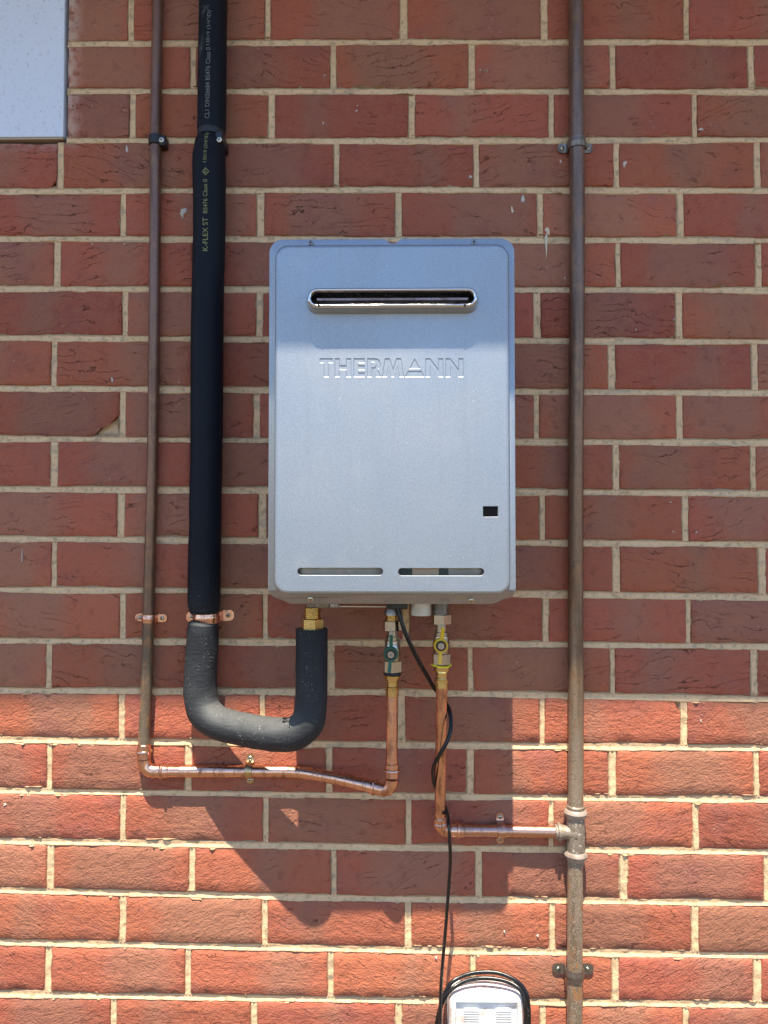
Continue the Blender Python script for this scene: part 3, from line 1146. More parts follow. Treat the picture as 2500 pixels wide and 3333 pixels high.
DEEP = 0.00075


def mitre(poly, d):
    n = len(poly)
    ar = sum(poly[i][0] * poly[(i + 1) % n][1] - poly[(i + 1) % n][0] * poly[i][1] for i in range(n))
    d = d if ar > 0 else -d
    out = []
    for i in range(n):
        p, q, r_ = Vector(poly[i - 1]), Vector(poly[i]), Vector(poly[(i + 1) % n])
        e1, e2 = (q - p).normalized(), (r_ - q).normalized()
        n1, n2 = Vector((-e1.y, e1.x)), Vector((-e2.y, e2.x))
        b_ = (n1 + n2).normalized()
        out.append((q.x + b_.x * d / max(0.35, b_.dot(n1)), q.y + b_.y * d / max(0.35, b_.dot(n1))))
    return out


for li, p in enumerate(LET):
    geo, ins_ = [], []
    for q in [p] + (LHOLE if li == 3 else []):
        q2 = mitre(q, 0.0009 if q is p else -0.0009)
        ins_.append(q2)
        geo.append(loops([(q, DC), (q2, DC - DEEP)]))
    tv, te = [], []
    for q in ins_:
        s0 = len(tv)
        tv += [Vector(w) for w in q]
        te += [(s0 + i, s0 + (i + 1) % len(q)) for i in range(len(q))]
    cv, ce, cf = delaunay_2d_cdt(tv, te, [], 0, 1e-7)[:3]
    keep = []
    for f in cf:
        c = [sum(cv[i][j] for i in f) / 3 for j in (0, 1)]
        if inside(c, ins_[0]) and not any(inside(c, h) for h in ins_[1:]): keep.append(tuple(f))
    geo.append(([(w[0], -(DC - DEEP), w[1]) for w in cv], keep))
    mk('pressed_letter', join(*geo), m_silver, cover, smooth=False)
# inside of the case
mk('inner_panel', box(CL + 0.01, CR - 0.01, -(DC - 0.020), -(DC - 0.019), CB + 0.008, CB + 0.06), m_sheet, heater, smooth=False)
sa, sb_ = P(1300, 1862, DC - 0.012), P(1460, 1862, DC - 0.012)
mk('control_board', box(sa.x, sb_.x, -(DC - 0.0125), -(DC - 0.018), sa.z - 0.012, sa.z + 0.014), m_pcb, heater, smooth=False)
sa, sb_ = P(1342, 1862, DC - 0.010), P(1428, 1862, DC - 0.010)
mk('board_label', box(sa.x, sb_.x, -(DC - 0.0105), -(DC - 0.0122), sa.z - 0.010, sa.z + 0.012), m_card, heater, smooth=False)
mk('display_window', loops([(WIN, DC - 0.0018), (WIN, DC - 0.004)], True, True), m_glass, heater, smooth=False)
# flue terminal
fl = mk('flue_terminal', loops([(flue(0.0042), DC - 0.0005), (flue(0.0040), DC + 0.0012), (flue(0.0030), DC + 0.0022), (flue(0.0024), DC + 0.005), (flue(0.0016), DC + 0.012),
                                (flue(0.0008), DC + 0.0165), (flue(-0.0003), DC + 0.019), (flue(-0.0018), DC + 0.0204), (flue(-0.0034), DC + 0.0205),
                                (flue(-0.0047), DC + 0.0193), (flue(-0.0052), DC + 0.0172), (flue(-0.0053), DC + 0.0155)]), m_chrome, heater, angle=70)
mk('flue_throat', loops([(flue(-0.0053), DC + 0.0155), (flue(-0.0048), DC + 0.015), (flue(-0.0046), DC - 0.05)], False, True), m_soot, fl, angle=50)
dz = (fz1 - fz0) / 2
bevel(mk('baffle', box(fx0 + 0.011, fx1 - 0.011, -(DC + 0.006), -(DC - 0.045), fz0 + dz * 0.98, fz0 + dz * 1.32), m_baffle, fl, smooth=False), 0.001)
for px in (1039, 1513):
    c = P(px, 993.5, DC + 0.0202)
    mk('weep_hole', turned(c + Vector((0, 0.002, 0)), c + Vector((0, -0.0006, -0.0003)), [(0, 0.0019), (1, 0.0019)], 14), m_dark, fl, smooth=False)
for px, py in ((1012, 791), (1542, 790)):
    c = P(px, py, DF)
    screw(heater, c, 0.0044, m_silver)
for px, py in ((1009, 1951), (1536, 1956)):
    c = P(px, py, DF)
    screw(heater, (c.x, -lip_d(c.z), c.z), 0.0047, m_zinc, (0, -1, -0.45))
for s, px0, px1, py in (('HOT', 1026, 1060, 1961.5), ('COLD', 1249, 1297, 1962), ('GAS', 1434, 1467, 1962.5)):
    a, b = P(px0, py, DF), P(px1, py, DF)
    vs, fs = text_mesh(s, 0.0088, 0.00035, -0.0001)
    x0, x1 = min(v.x for v in vs), max(v.x for v in vs)
    k = (b.x - a.x) / (x1 - x0)
    vs = [(a.x + (v.x - x0) * k, -lip_d(a.z + v.y) - 0.00015 - v.z, a.z + v.y) for v in vs]
    mk('stamped_port_name', (vs, fs), m_silver, heater, smooth=False)


# connections under the case: each built on an upright axis at its own depth
def seg(px, y0, y1, d): return P(px, y0, d), P(px, y1, d)


def thread(px, y0, y1, d, r, n, name, m, parent):
    a, b = seg(px, y0, y1, d)
    prof = [(0, r)]
    for k in range(n):
        prof += [((k + 0.1) / n, r - 0.0007), ((k + 0.4) / n, r + 0.0003), ((k + 0.7) / n, r + 0.0003), ((k + 0.99) / n, r - 0.0007)]
    return mk(name, turned(a, b, prof, 22), m, parent, angle=25)


def hexnut(px, y0, y1, d, wpx, name, m, parent, turn=0.0):
    a, b = seg(px, y0, y1, d)
    r = wpx / 2 * (DIST - d) / F_PX
    vs, fs = turned(a, b, [(0, r * 0.9), (0.07, r), (0.93, r), (1, r * 0.9)], 6)
    c = (a + b) / 2
    ca, sa = math.cos(turn), math.sin(turn)
    vs = [(c.x + (v[0] - c.x) * ca - (v[1] - c.y) * sa, c.y + (v[0] - c.x) * sa + (v[1] - c.y) * ca, v[2]) for v in vs]
    return mk(name, (vs, fs), m, parent, smooth=False)


def rpx(w, d): return w / 2 * (DIST - d) / F_PX


DH, DW, DG = 0.098, 0.084, 0.081
a, b = P(1002, 1958, DH), P(1072, 1981, DH)
bevel(mk('outlet_block', box(a.x, b.x, -DH - 0.008, -DH + 0.02, b.z + 0.0015, a.z + 0.01), m_tee, heater, smooth=False), 0.002)
a, b = P(1073, 1960, DH), P(1104, 1978.5, DH)
bevel(mk('sensor_plug', box(a.x, b.x, -DH - 0.006, -DH + 0.006, b.z, a.z), m_steel, heater, smooth=False), 0.002)
mk('sensor_wire', tube([P(1100, 1974, DH), P(1180, 1974.5, DH), P(1262, 1975, DW)], 0.0009, 8), m_white, heater)
thread(1016.5, 1976, 2013, DH, rpx(54, DH), 6, 'hot_outlet_thread', m_brass, heater)
a, b = P(1258, 1960, DW + 0.01), P(1327, 1982, DW + 0.01)
bevel(mk('terminal_block', box(a.x, b.x, -DW - 0.016, -DW + 0.012, b.z, a.z), m_black, heater, smooth=False), 0.0015)
a, b = seg(1275, 1962, 2001, DW)
mk('cold_inlet_neck', turned(a, b, [(0, rpx(34, DW)), (0.45, rpx(38, DW)), (0.8, rpx(50, DW)), (1, rpx(50, DW))], 20), m_steel, heater)
thread(1276, 1999, 2022, DW, rpx(46, DW), 4, 'cold_inlet_thread', m_brass, heater)
thread(1370.5, 1958, 2002, DG, rpx(67, DG), 9, 'condensate_drain', m_white, heater)
thread(1434, 1958, 2000, DG, rpx(53, DG), 8, 'gas_inlet_thread', m_steel, heater)

# ------------------------------------------------------------------ insulated hot water pipe
DI = 0.032
hot = empty('insulated_hot_pipe', P(664, 2015, 0), 'black foam lagged hot water pipe looping up to the heater outlet', 'insulated pipe')


def sleeve(rows, d, seg=28):
    pts, rs = [], []
    for y, l, r_ in rows:
        pts.append(P((l + r_) / 2, y, d))
        rs.append((r_ - l) / 2 * (DIST - d) / F_PX)
    return pts, rs


def smooth_sleeve(pts, rs, per=6):
    P4 = spline(pts, per)
    n = len(pts)
    rr = []
    for i in range(n - 1):
        for k in range(per):
            t = k / per
            t = t * t * (3 - 2 * t)
            rr.append(rs[i] * (1 - t) + rs[i + 1] * t)
    rr.append(rs[-1])
    return P4, rr


def rough_tube(pts, rs, seg, amp, sd):
    vs, fs = tube(pts, rs, seg)
    out = []
    for i, v in enumerate(vs):
        c = pts[min(i // seg, len(pts) - 1)]
        d = (v - c)
        out.append(v + d.normalized() * amp * (fbm(v.x * 45, v.y * 45 + sd, v.z * 30) + 0.5 * fbm(v.x * 120, v.y * 120, v.z * 120)))
    return out, fs


up = sleeve([(-330, 652, 744), (-80, 649, 742), (20, 647, 740), (240, 644, 738), (400, 642, 736), (422, 641, 735), (432, 644, 732)], DI)
s1 = mk('insulation_sleeve', rough_tube(*smooth_sleeve(*up), 28, 0.0006, 1), m_foam, hot)
mid = sleeve([(446, 652, 724), (452, 644, 730), (475, 634, 733), (510, 628, 734.5), (560, 627, 735), (750, 629, 734), (1000, 623, 728), (1300, 621, 726),
              (1500, 620, 723), (1700, 616, 720), (1900, 612, 717), (1960, 612, 716), (1982, 616, 714), (1997, 622, 708)], DI)
s2 = mk('insulation_sleeve', rough_tube(*smooth_sleeve(*mid), 28, 0.0008, 2), m_foam, hot)
mk('copper_core', tube([P(690, -300, DI), P(683, 440, DI), P(664, 2060, DI)], 0.0095, 16), m_oldL, hot)
RI = rpx(104, DI)
lowp = [(662, 2024, DI, 0.8), (661, 2034, DI, 0.94), (660, 2060, DI, 0.98), (658, 2110, DI, 0.99), (653, 2200, DI, 1.0), (653, 2262, DI + 0.001, 1.04), (668, 2318, 0.038, 1.05),
        (712, 2353, 0.048, 1.0), (770, 2369, 0.061, 0.985), (840, 2383, 0.077, 0.98), (910, 2391, 0.092, 0.98), (962, 2386, 0.100, 0.985), (1000, 2352, 0.102, 0.98), (1012, 2296, 0.100, 0.955),
        (1014, 2200, DH + 0.001, 0.945), (1015, 2090, DH, 0.94), (1015, 2046, DH, 0.94)]
lp3, lr3 = smooth_sleeve([P(x, y, d) for x, y, d, s in lowp], [RI * s for x, y, d, s in lowp])
s3 = mk('insulation_sleeve', rough_tube(lp3, lr3, 28, 0.0007, 3), m_foam, hot)
hexnut(1016.5, 2012, 2052, DH, 74, 'union_nut', m_brass, hot, 0.35)
mk('torn_notch', join(tube([P(921, 2347, 0.108), P(938, 2349, 0.110), P(957, 2351, 0.112)], 0.0030, 10), tube([P(944, 2350, 0.111), P(946, 2360, 0.116), P(947, 2371, 0.120)], 0.0036, 10)), m_dark, s3)


# printed lines on the lagging
def wrap_text(s, px0, py0, px1, py1, h_px, off, path, m, parent, stretch=True, name='printed_text'):
    """reads upwards: starts at (px0, py0) and ends at (px1, py1)"""
    vs, fs = text_mesh(s, 1.0, 0.0, 0.0)
    x0, x1 = min(v.x for v in vs), max(v.x for v in vs)
    y0, y1 = min(v.y for v in vs), max(v.y for v in vs)
    A, B = P(px0, py0, DI), P(px1, py1, DI)
    pts, rs = path
    hh = h_px * (DIST - DI) / F_PX
    out = []
    for v in vs:
        t = (v.x - x0) / (x1 - x0)
        z = A.z + (B.z - A.z) * t
        i = min(range(len(pts) - 1), key=lambda i: abs((pts[i].z + pts[i + 1].z) / 2 - z))
        q = (pts[i].z - z) / (pts[i].z - pts[i + 1].z + 1e-9)
        q = max(0, min(1, q))
        cx = pts[i].x + (pts[i + 1].x - pts[i].x) * q
        r = rs[i] + (rs[i + 1] - rs[i]) * q + 0.0010
        lat = (A.x + (B.x - A.x) * t) - cx - ((v.y - y0) / (y1 - y0) - 0.5) * hh
        an = max(-1.3, min(1.3, lat / r))
        out.append((cx + r * math.sin(an), -(DI + r * math.cos(an)), z))
    return mk(name, (out, fs), m, parent, smooth=False)


pm = smooth_sleeve(*mid)
pu = smooth_sleeve(*up)
wrap_text('K-FLEX ST', 682, 837, 682, 731, 17, 0, pm, m_print, s2)
wrap_text('BS476 Class 0', 682, 717, 682, 610, 14, 0, pm, m_print, s2)
wrap_text('13019 (3/4"ID)', 682, 556, 687, 457, 15, 0, pm, m_print, s2)
wrap_text('CL1 DIN26684 BS476 Class 0', 686, 412, 690, 186, 15, 0, pu, m_print2, s1)
wrap_text('13019 (3/4"ID)', 690, 178, 694, 68, 15, 0, pu, m_print2, s1)
c0 = P(683, 584.5, DI)
rI = rpx(106, DI)
dia = []
for k, rr_ in ((0, 1.0), (1, 0.78)):
    for q in range(4):
        a = q * math.pi / 2
        lx_, lz_ = math.cos(a) * 11.5 * rr_ / 1950, math.sin(a) * 13.5 * rr_ / 1950
        dia.append((c0.x + lx_, -(DI + math.sqrt(max(rI ** 2 - lx_ ** 2, 0)) + 0.0011), c0.z + lz_))
mk('printed_diamond', (dia, [(q, (q + 1) % 4, 4 + (q + 1) % 4, 4 + q) for q in range(4)]), m_print, s2, smooth=False)
wrap_text('m', 683, 590, 683, 579, 9, 0, pm, m_print, s2)

# ------------------------------------------------------------------ cold water pipe
DP = 0.0125
cold = empty('cold_water_pipe', P(470, 2510, 0), 'thin tarnished copper pipe on the far side turning along to the green valve', 'water pipe')
cpts = [P(516, -330, DP), P(513.5, 0, DP), P(507, 430, DP), P(503, 1000, DP), P(497, 1500, DP), P(486, 1900, DP), P(478.5, 2200, DP), P(470, 2380, DP), P(469, 2432, DP)]
mk('riser', tube(spline(cpts, 4), rpx(37, DP), 20), m_oldL, cold)
c = P(469, 2510, DP)
A, B = P(469, 2400, DP), P(600, 2511, DP)
rf = rpx(39, DP)
el = elbow(A, c, B, 0.020)
mk('elbow', tube(el, rf + 0.0012, 22), m_copper, cold)
fitting_rings(P(469, 2421, DP), P(469, 2470, DP), rf, m_copper, cold)
fitting_rings(P(503, 2510, DP), P(551, 2510.5, DP), rf, m_copper, cold)
X1, X2 = P(960, 2511, DP), P(1276, 2568, DW)
hp = [P(540, 2510, DP), P(700, 2510, DP), P(900, 2511, DP)] + elbow(P(900, 2511, DP), P(978, 2511, DP), X2, 0.03, 8) + [P(1150, 2546, 0.062), P(1205, 2555.5, 0.0645)]
mk('run', tube([P(540, 2510, DP), P(700, 2510, DP), P(880, 2510.5, DP), P(940, 2511, DP + 0.0005), P(975, 2513, DP + 0.003), P(1010, 2518, DP + 0.009), P(1100, 2534, DP + 0.029), P(1215, 2561, 0.0715)], rpx(40, DP), 20), m_copper, cold)
cc = P(1276, 2577, DW)
aa = P(1190, 2556, 0.066)
el = elbow(aa, cc, P(1276, 2470, DW), 0.0195)
rf = rpx(38, DW)
mk('elbow', tube(el, rf + 0.0012, 22), m_copper, cold)
dirn = (cc - aa).normalized()
fitting_rings(cc - dirn * 0.043, cc - dirn * 0.0185, rf, m_copper, cold)
fitting_rings(P(1276, 2484, DW), P(1276, 2530, DW), rf, m_copper, cold)
mk('drop', tube([P(1276, 2258, DW), P(1276, 2380, DW), P(1276, 2500, DW)], rf, 20), m_copper, cold)
a, b = seg(1276, 2197, 2266, DW)
mk('brass_adapter', turned(a, b, [(0, rpx(54, DW)), (0.17, rpx(52, DW)), (0.19, rpx(44, DW)), (0.26, rpx(44, DW)), (0.3, rpx(40, DW)), (0.52, rpx(40, DW)), (0.56, rpx(44, DW)),
                                  (0.66, rpx(43, DW)), (0.67, rpx(47, DW)), (0.73, rpx(47, DW)), (0.74, rpx(43, DW)), (0.98, rpx(43, DW)), (1, rpx(40, DW))], 24), m_brass, cold, angle=25)


# ------------------------------------------------------------------ ball valves
def ball_valve(name, label, px, d, y, m_lever, hub, lev):
    """y: picture heights nut0, nut1, neck1, body1, hex1; hub = (x, y, r); lev = ((x0,y0),(x1,y1))"""
    v = empty(name, P(px, y[4], d), label, 'valve', 'ball valves under the heater')
    hexnut(px, y[0], y[1], d, 66, 'union_nut', m_nickel, v, 0.25)
    a, b = seg(px, y[1], y[2], d)
    mk('neck', turned(a, b, [(0, rpx(37, d)), (1, rpx(37, d))], 20), m_nickel, v)
    a, b = seg(px, y[2], y[3], d)
    mk('body', turned(a, b, [(0, rpx(40, d)), (0.05, rpx(46, d)), (0.18, rpx(46, d)), (0.2, rpx(52, d)), (0.33, rpx(53, d)), (0.35, rpx(49, d)), (0.5, rpx(55, d)),
                             (0.72, rpx(57, d)), (0.9, rpx(52, d)), (1, rpx(50, d))], 24), m_nickel, v, angle=25)
    hexnut(px, y[3] - 1, y[4], d, 62, 'hex_end', m_nickel, v, 0.12)
    hx_, hy_, hr = hub
    dh = d + 0.038
    c = P(hx_, hy_, dh)
    r = rpx(2 * hr, dh)
    mk('stem', turned(P(px, hy_, d + 0.01), c, [(0, r * 0.5), (1, r * 0.5)], 16), m_nickel, v)
    back, frt = c + Vector((0, 0.005, 0)), c + Vector((0, -0.004, 0))
    hb = mk('lever', turned(back, frt, [(0, r), (0.75, r), (1, r * 0.93)], 26), m_lever, v, angle=30)
    mk('black_washer', turned(c, c + Vector((0, -0.0052, 0)), [(0, r * 0.74), (1, r * 0.72)], 22), m_black, hb, angle=30)
    mk('lock_nut', turned(c, c + Vector((0, -0.0072, 0)), [(0, r * 0.47), (0.9, r * 0.47), (1, r * 0.42)], 18), m_nickel, hb, angle=30)
    mk('nut_bore', turned(c, c + Vector((0, -0.0075, 0)), [(0, r * 0.25), (1, r * 0.25)], 14), m_steel, hb, angle=30)
    for x_, y_ in lev:
        e = P(x_, y_, dh)
        dr = (e - c).normalized()
        sd = Vector((dr.z, 0, -dr.x))
        w = rpx(11, dh)
        s = c + dr * r * 0.8
        prof = [(0, 0.85), (0.5, 1.0), (0.93, 1.05), (1.0, 0.6)]
        vs = []
        for t, k in prof:
            q = s + (e - s) * t
            for sg in (-1, 1):
                for yy in (0.0022, -0.0024):
                    vs.append(q + sd * sg * w * k + Vector((0, yy - 0.002 * t, 0)))
        fs = []
        for i in range(3):
            o_ = i * 4
            for j, k in ((0, 1), (1, 3), (3, 2), (2, 0)):
                fs.append((o_ + j, o_ + k, o_ + 4 + k, o_ + 4 + j))
        fs += [(0, 1, 3, 2), (12, 13, 15, 14)]
        bevel(mk('lever_wing', (vs, fs), m_lever, hb, smooth=False), 0.0006)
    return v


v1 = ball_valve('ball_valve', 'green handled ball valve below the cold port', 1277.5, DW, (2019, 2053, 2068, 2149, 2188), m_green, (1272, 2129, 24), ((1274, 2066), (1267, 2188)))
a, b = seg(1277, 2186, 2198, DW)
mk('rubber_seal', turned(a, b, [(0, rpx(56, DW)), (0.4, rpx(60, DW)), (1, rpx(54, DW))], 22), m_black, v1)
v2 = ball_valve('ball_valve', 'yellow handled ball valve below the gas port', 1436, DG, (1998, 2032, 2055, 2126, 2163), m_yellow, (1435, 2101, 23.5), ((1442, 2043), (1431, 2162)))
tp = []
for k in range(30):
    an = 2 * math.pi * k / 29
    c = P(1436, 2165, DG)
    rr_ = rpx(61, DG) * (1 + 0.05 * math.sin(3 * an) + 0.04 * math.sin(7 * an + 1))
    tp.append(c + Vector((math.cos(an) * rr_, math.sin(an) * rr_, 0.0009 * math.sin(2 * an + 0.6))))
mk('thread_tape', tube(tp, 0.0014, 8), m_tape, v2)

# ------------------------------------------------------------------ gas branch
gas = empty('gas_branch_pipe', P(1436, 2702, 0), 'copper gas branch dropping from the yellow valve to the tee', 'gas pipe')
a, b = seg(1438, 2168, 2240, DG)
mk('brass_adapter', turned(a, b, [(0, rpx(53, DG)), (0.2, rpx(52, DG)), (0.22, rpx(40, DG)), (0.28, rpx(41, DG)), (0.32, rpx(38, DG)), (0.5, rpx(38, DG)), (0.54, rpx(41, DG)), (0.6, rpx(41, DG)),
                                  (0.61, rpx(46, DG)), (0.74, rpx(46, DG)), (0.75, rpx(40, DG)), (0.98, rpx(41, DG)), (1, rpx(37, DG))], 24), m_brass, gas, angle=25)
DGL = 0.028
rg = rpx(37, 0.08)
gtop, gbot = P(1438, 2232, DG), P(1432, 2668, DGL + 0.004)
mk('drop', tube([gtop, gtop.lerp(gbot, 0.5), gbot], rg, 20), m_copper, gas)
gc = P(1430, 2703, DGL)
ge = P(1540, 2703, 0.015)
el = elbow(gbot, gc, ge, 0.017)
mk('elbow', tube(el, rg + 0.0013, 22), m_copper, gas)
gd = (gbot - gtop).normalized()
fitting_rings(gbot - gd * 0.006, gbot + gd * 0.012, rg, m_copper, gas, prof=[(0, rg), (0.08, rg + 0.0014), (0.5, rg + 0.0016), (0.6, rg + 0.003), (0.75, rg + 0.003), (0.85, rg + 0.0014), (1, rg + 0.0013)])
ed = (ge - gc).normalized()
fitting_rings(gc + ed * 0.0175, gc + ed * 0.043, rpx(39, 0.03), m_copper, gas)
mk('run', tube([gc + ed * 0.035, P(1560, 2703.5, 0.0145), P(1640, 2704, 0.014), P(1826, 2708, 0.0145)], rpx(39, 0.03), 20), m_copper2, gas)

# ------------------------------------------------------------------ gas main with tee
main = empty('gas_main_pipe', P(1873, 2715, 0), 'thick tarnished copper gas pipe running down beside the heater', 'gas pipe')
DM = 0.0155
rm = rpx(49.5, DM)
mk('riser', tube(spline([P(1874, -330, DM), P(1874.5, 0, DM), P(1879, 600, DM), P(1878.5, 1000, DM), P(1874.5, 1500, DM), P(1873.5, 2000, DM), P(1875, 2300, DM), P(1873.5, 2640, DM)], 4), rm, 24), m_oldR, main)
mk('lower_riser', tube([P(1872, 2780, DM), P(1872, 2900, DM), P(1871, 3150, DM), P(1869, 3600, DM), P(1869, 4100, DM)], rm, 24), m_oldR, main)
a, b = seg(1874, 2620, 2814, DM)
rt = rpx(57, DM)
tee = mk('tee_fitting', turned(a, b, [(0, rm + 0.0003), (0.02, rt), (0.07, rt), (0.08, rt - 0.0004), (0.22, rt), (0.5, rt + 0.0004), (0.76, rt), (0.92, rt - 0.0006), (0.97, rt - 0.001), (1, rm + 0.0004)], 26), m_tee, main)
for y_ in (2646, 2783):
    a, b = seg(1874, y_ - 14, y_ + 15, DM)
    mk('sealant_bead', turned(a, b, [(0, rt - 0.0002), (0.15, rt + 0.0026), (0.4, rt + 0.0044), (0.65, rt + 0.0036), (1, rt - 0.0002)], 26), m_sealant, tee)
rbp = rpx(45, DM)
q0, q1 = P(1806, 2708, DM), P(1872, 2709, DM)
mk('branch_socket', turned(q0, q1, [(0, rbp - 0.0015), (0.04, rbp), (0.12, rbp + 0.0002), (0.14, rbp + 0.003), (0.27, rbp + 0.0034), (0.3, rbp), (0.55, rbp - 0.0008), (0.75, rbp + 0.001), (0.9, rbp + 0.004), (1, rbp + 0.005)], 24), m_tee, tee)
c = P(1884, 2806, DM + 0.0142)
mk('yellow_mark', turned(c + Vector((0, 0.003, 0)), c, [(0, 0.0032), (1, 0.003)], 12), m_tape, tee)

# ------------------------------------------------------------------ pipe clips
saddle('pipe_clip', 'copper saddle clip on the thin pipe beside the lagged pipe', P(486, 2013, DP), rpx(37, DP), DP, 0.017, 0.0135, m_copper, 'z', (-1, 1), 'copper saddle clips', skew=-0.03)
saddle('pipe_clip', 'wide copper saddle clip squeezing the black lagging', P(670, 2012, DI), 0.0205, 0.024, 0.020, 0.0185, m_copper, 'z', (-1, 1), 'copper saddle clips', skew=0.04)
saddle('pipe_clip', 'upright brass saddle clip on the sunlit low copper run', P(811, 2508, DP), rpx(41, DP), DP, 0.0135, 0.0115, m_dullbrass, 'x', (-1, 1), 'saddle clips on level pipes')
saddle('pipe_clip', 'upright copper saddle clip on the branch near the tee', P(1631, 2704, 0.014), rpx(40, DP), 0.014, 0.0150, 0.0125, m_copper2, 'x', (-1, 1), 'saddle clips on level pipes')
saddle('pipe_clip', 'grey two screw clip high on the thick gas pipe', P(1878, 470, DM), rm, DM, 0.0165, 0.0165, m_galv, 'z', (-1, 1), 'grey clips on the gas main')
saddle('pipe_clip', 'rusty grey two screw clip beside the power outlet', P(1871, 3168, DM), rm, DM, 0.021, 0.0175, m_galv, 'z', (-1, 1), 'grey clips on the gas main')
# black one-screw clips at the top
k1 = empty('pipe_clip', P(507, 460, 0), 'black plastic clip with one screw on the thin copper pipe', 'pipe clip', 'black plastic clips')
a, b = P(507.5, 443, DP), P(507, 476, DP)
r_ = rpx(37, DP)
mk('band', turned(a, b, [(0, r_ + 0.0006), (0.08, r_ + 0.0026), (0.92, r_ + 0.0026), (1, r_ + 0.0006)], 24), m_black, k1)
a = P(532, 460, DP)
bevel(mk('fixing_lug', box(a.x - 0.010, a.x + 0.006, -DP - 0.008, -0.001, a.z - 0.011, a.z + 0.008), m_black, k1, smooth=False), 0.003)
screw(k1, P(526, 456, DP + 0.0085), 0.0044, m_whitescrew)
k2 = empty('pipe_clip', P(688, 450, 0), 'black plastic clip with a white screw in the gap of the lagging', 'pipe clip', 'black plastic clips')
a, b = P(688, 428, DI), P(687, 452, DI)
r_ = rpx(84, DI)
mk('band', turned(a, b, [(0, r_ - 0.001), (0.1, r_ + 0.0015), (0.9, r_ + 0.0015), (1, r_ - 0.001)], 26), m_black, k2)
a = P(715, 458, DI)
bevel(mk('fixing_lug', box(a.x - 0.008, a.x + 0.009, -DI - 0.018, -0.001, a.z - 0.010, a.z + 0.009), m_black, k2, smooth=False), 0.003)
screw(k2, P(714, 455, DI + 0.0185), 0.0044, m_whitescrew)

# ------------------------------------------------------------------ power outlet at the bottom
DO = 0.036
OL, OR = P(1463, 3260, DO).x, P(1705, 3260, DO).x
OT = P(1580, 3235, 0.030).z
out = empty('power_outlet', ((OL + OR) / 2, -0.01, OT - 0.2), 'white weatherproof double power outlet at the bottom with clay smears', 'power outlet')
lv = []
for ins, d, top in ((-0.001, 0.0005, 0.0034), (0.0, 0.005, 0.0030), (0.0, 0.013, 0.0022), (0.0, DO - 0.012, 0.0012), (0.0, DO - 0.006, 0.0), (0.0012, DO - 0.0025, -0.0018), (0.003, DO, -0.0055)):
    lv.append((rrect(OL + ins, OR - ins, OT - 0.19 + ins, OT + top, 0.011 - max(ins, 0)), d))
housing_rim = loops(lv)
fo = lv[-1][0]
ra, rb_ = P(1484, 3262, DO), P(1685, 3262, DO)
rec = [(ra.x, ra.z), (ra.x - 0.004, ra.z - 0.1), (ra.x - 0.004, OT - 0.18), (rb_.x + 0.005, OT - 0.18), (rb_.x + 0.005, ra.z - 0.1), (rb_.x, ra.z)]
pv = [Vector(q) for q in fo] + [Vector(q) for q in rec]
pe = [(i, (i + 1) % len(fo)) for i in range(len(fo))] + [(len(fo) + i, len(fo) + (i + 1) % len(rec)) for i in range(len(rec))]
ov2, oe2, of2 = delaunay_2d_cdt(pv, pe, [], 0, 1e-7)[:3]
ff = [tuple(f) for f in of2 if inside([sum(ov2[i][j] for i in f) / 3 for j in (0, 1)], fo) and not inside([sum(ov2[i][j] for i in f) / 3 for j in (0, 1)], rec)]
cx_ = sum(p[0] for p in rec) / len(rec)
rec2 = [(cx_ + (x - cx_) * 0.955, z - 0.002 if z > OT - 0.1 else z + 0.002) for x, z in rec]
mk('housing', join(housing_rim, ([(v[0], -DO, v[1]) for v in ov2], ff), loops([(rec, DO), (rec2, DO - 0.005)], False, True)), m_outlet, out, angle=40)
for x0, x1 in ((1507, 1561), (1612, 1667)):
    a, b = P(x0, 3284, DO), P(x1, 3284, DO)
    bt = OT - 0.12
    pl = mk('socket_flap', loops([(rrect(a.x, b.x, bt, a.z, 0.007), DO - 0.0049), (rrect(a.x, b.x, bt, a.z, 0.007), DO - 0.0024), (rrect(a.x + 0.0006, b.x - 0.0006, bt + 0.0006, a.z - 0.0006, 0.0065), DO - 0.0018)], False, True), m_outlet, out, angle=40)
    for k in range(5):
        zz = P(1580, 3295 + 8 * k, DO).z
        mk('rib', box(a.x + 0.001, b.x - 0.001, -(DO - 0.0012), -(DO - 0.0022), zz - 0.0004, zz + 0.0004), m_groove, pl, smooth=False)
# moulded roundel with a tick on the sloping top
rc_ = Vector(((OL + OR) / 2 - 0.0015, -0.026, 0))


def top_z(d):
    ks = [(0.0005, 0.0034), (0.005, 0.0030), (0.013, 0.0022), (DO - 0.012, 0.0012), (DO - 0.006, 0.0)]
    for (d0, t0), (d1, t1) in zip(ks, ks[1:]):
        if d <= d1: return OT + t0 + (t1 - t0) * (d - d0) / (d1 - d0)
    return OT


ring = []
for k in range(37):
    an = 2 * math.pi * k / 36
    yy = -0.0155 + 0.0115 * math.sin(an)
    ring.append((rc_.x + 0.0150 * math.cos(an), yy, top_z(-yy) + 0.0001))
mk('moulded_roundel', join(tube(ring, 0.0005, 6), tube([(rc_.x - 0.003, -0.019, top_z(0.019)), (rc_.x + 0.003, -0.012, top_z(0.012) + 0.0002)], 0.0006, 6)), m_groove, out)

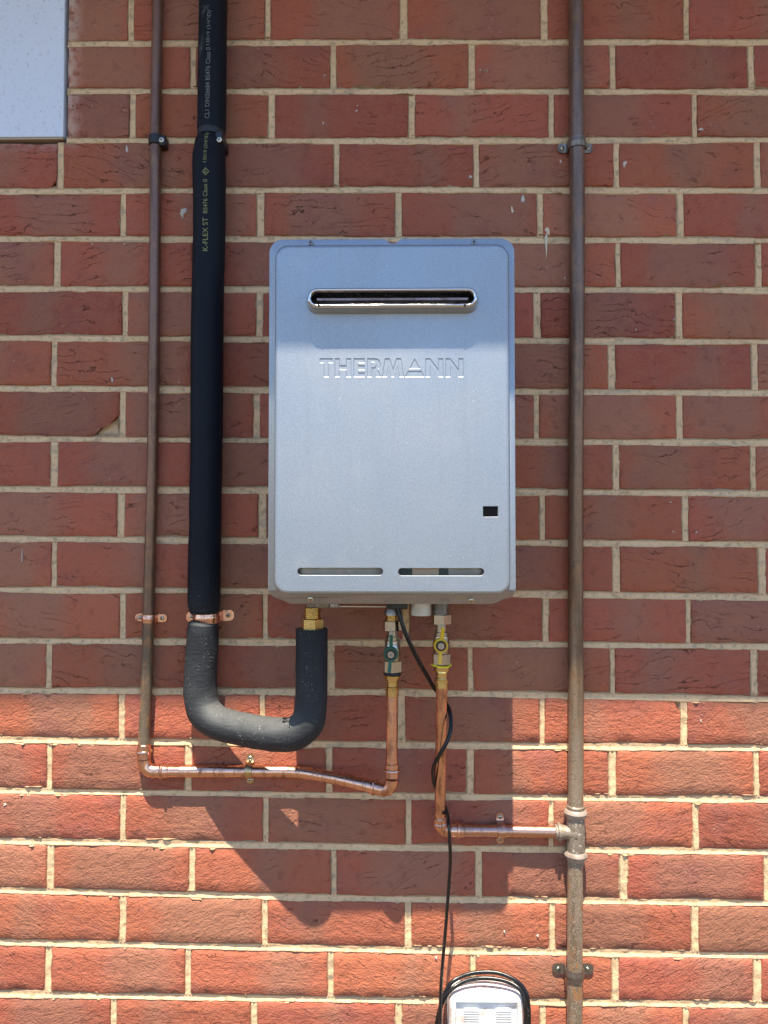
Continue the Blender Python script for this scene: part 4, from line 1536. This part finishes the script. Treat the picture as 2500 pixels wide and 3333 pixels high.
# ------------------------------------------------------------------ power cord
cordp = [(1290, 1955, DG + 0.012), (1297, 1985, DG + 0.014), (1309, 2030, DG + 0.016), (1330, 2085, DG + 0.014), (1362, 2150, DG + 0.006), (1393, 2205, DG - 0.008), (1414, 2240, DG - 0.022),
         (1440, 2272, DG - 0.028), (1460, 2305, DG - 0.018), (1467, 2340, DG - 0.006), (1466, 2380, DG + 0.004), (1452, 2420, DG + 0.008), (1430, 2458, DG + 0.005),
         (1412, 2495, DG - 0.010), (1410, 2530, DG - 0.026), (1418, 2568, DG - 0.040), (1438, 2600, 0.022), (1454, 2640, 0.036), (1461, 2690, 0.060), (1464, 2740, 0.062), (1466, 2800, 0.058),
         (1462, 2870, 0.050), (1456, 2950, 0.046), (1450, 3030, 0.045), (1442, 3120, 0.046), (1435, 3220, 0.047), (1433, 3330, 0.048), (1432, 3460, 0.05), (1450, 3560, 0.05),
         (1440, 3600, 0.035), (1410, 3520, 0.028), (1412, 3400, 0.028), (1424, 3320, 0.030), (1436, 3270, 0.030), (1452, 3226, 0.027), (1476, 3193, 0.022), (1525, 3171, 0.014), (1580, 3164, 0.012), (1632, 3170, 0.016),
         (1682, 3194, 0.024), (1711, 3228, 0.030), (1720, 3270, 0.033), (1722, 3340, 0.036), (1722, 3480, 0.036), (1690, 3620, 0.036), (1560, 3680, 0.03), (1440, 3620, 0.02), (1412, 3500, 0.018),
         (1418, 3380, 0.022), (1432, 3290, 0.030), (1448, 3247, 0.034), (1474, 3217, 0.032), (1515, 3193, 0.024), (1565, 3184, 0.020), (1617, 3187, 0.023), (1661, 3199, 0.028), (1692, 3221, 0.036),
         (1705, 3252, 0.042), (1711, 3300, 0.045), (1712, 3380, 0.048), (1700, 3480, 0.055), (1650, 3500, 0.06)]
cp = spline([P(*q) for q in cordp], 7)
cord = mk('power_cable', tube(cp, 0.0034, 12, flat=(1.0, 0.8)), m_cord)
tag(cord, 'black flat power cable twisted round the gas branch and looped over the outlet', 'power cable')

pp = P(1650, 3500, 0.06)
bevel(mk('plug', box(pp.x - 0.016, pp.x + 0.016, -0.072, -0.036, pp.z - 0.014, pp.z + 0.014), m_black, cord, smooth=False), 0.004)
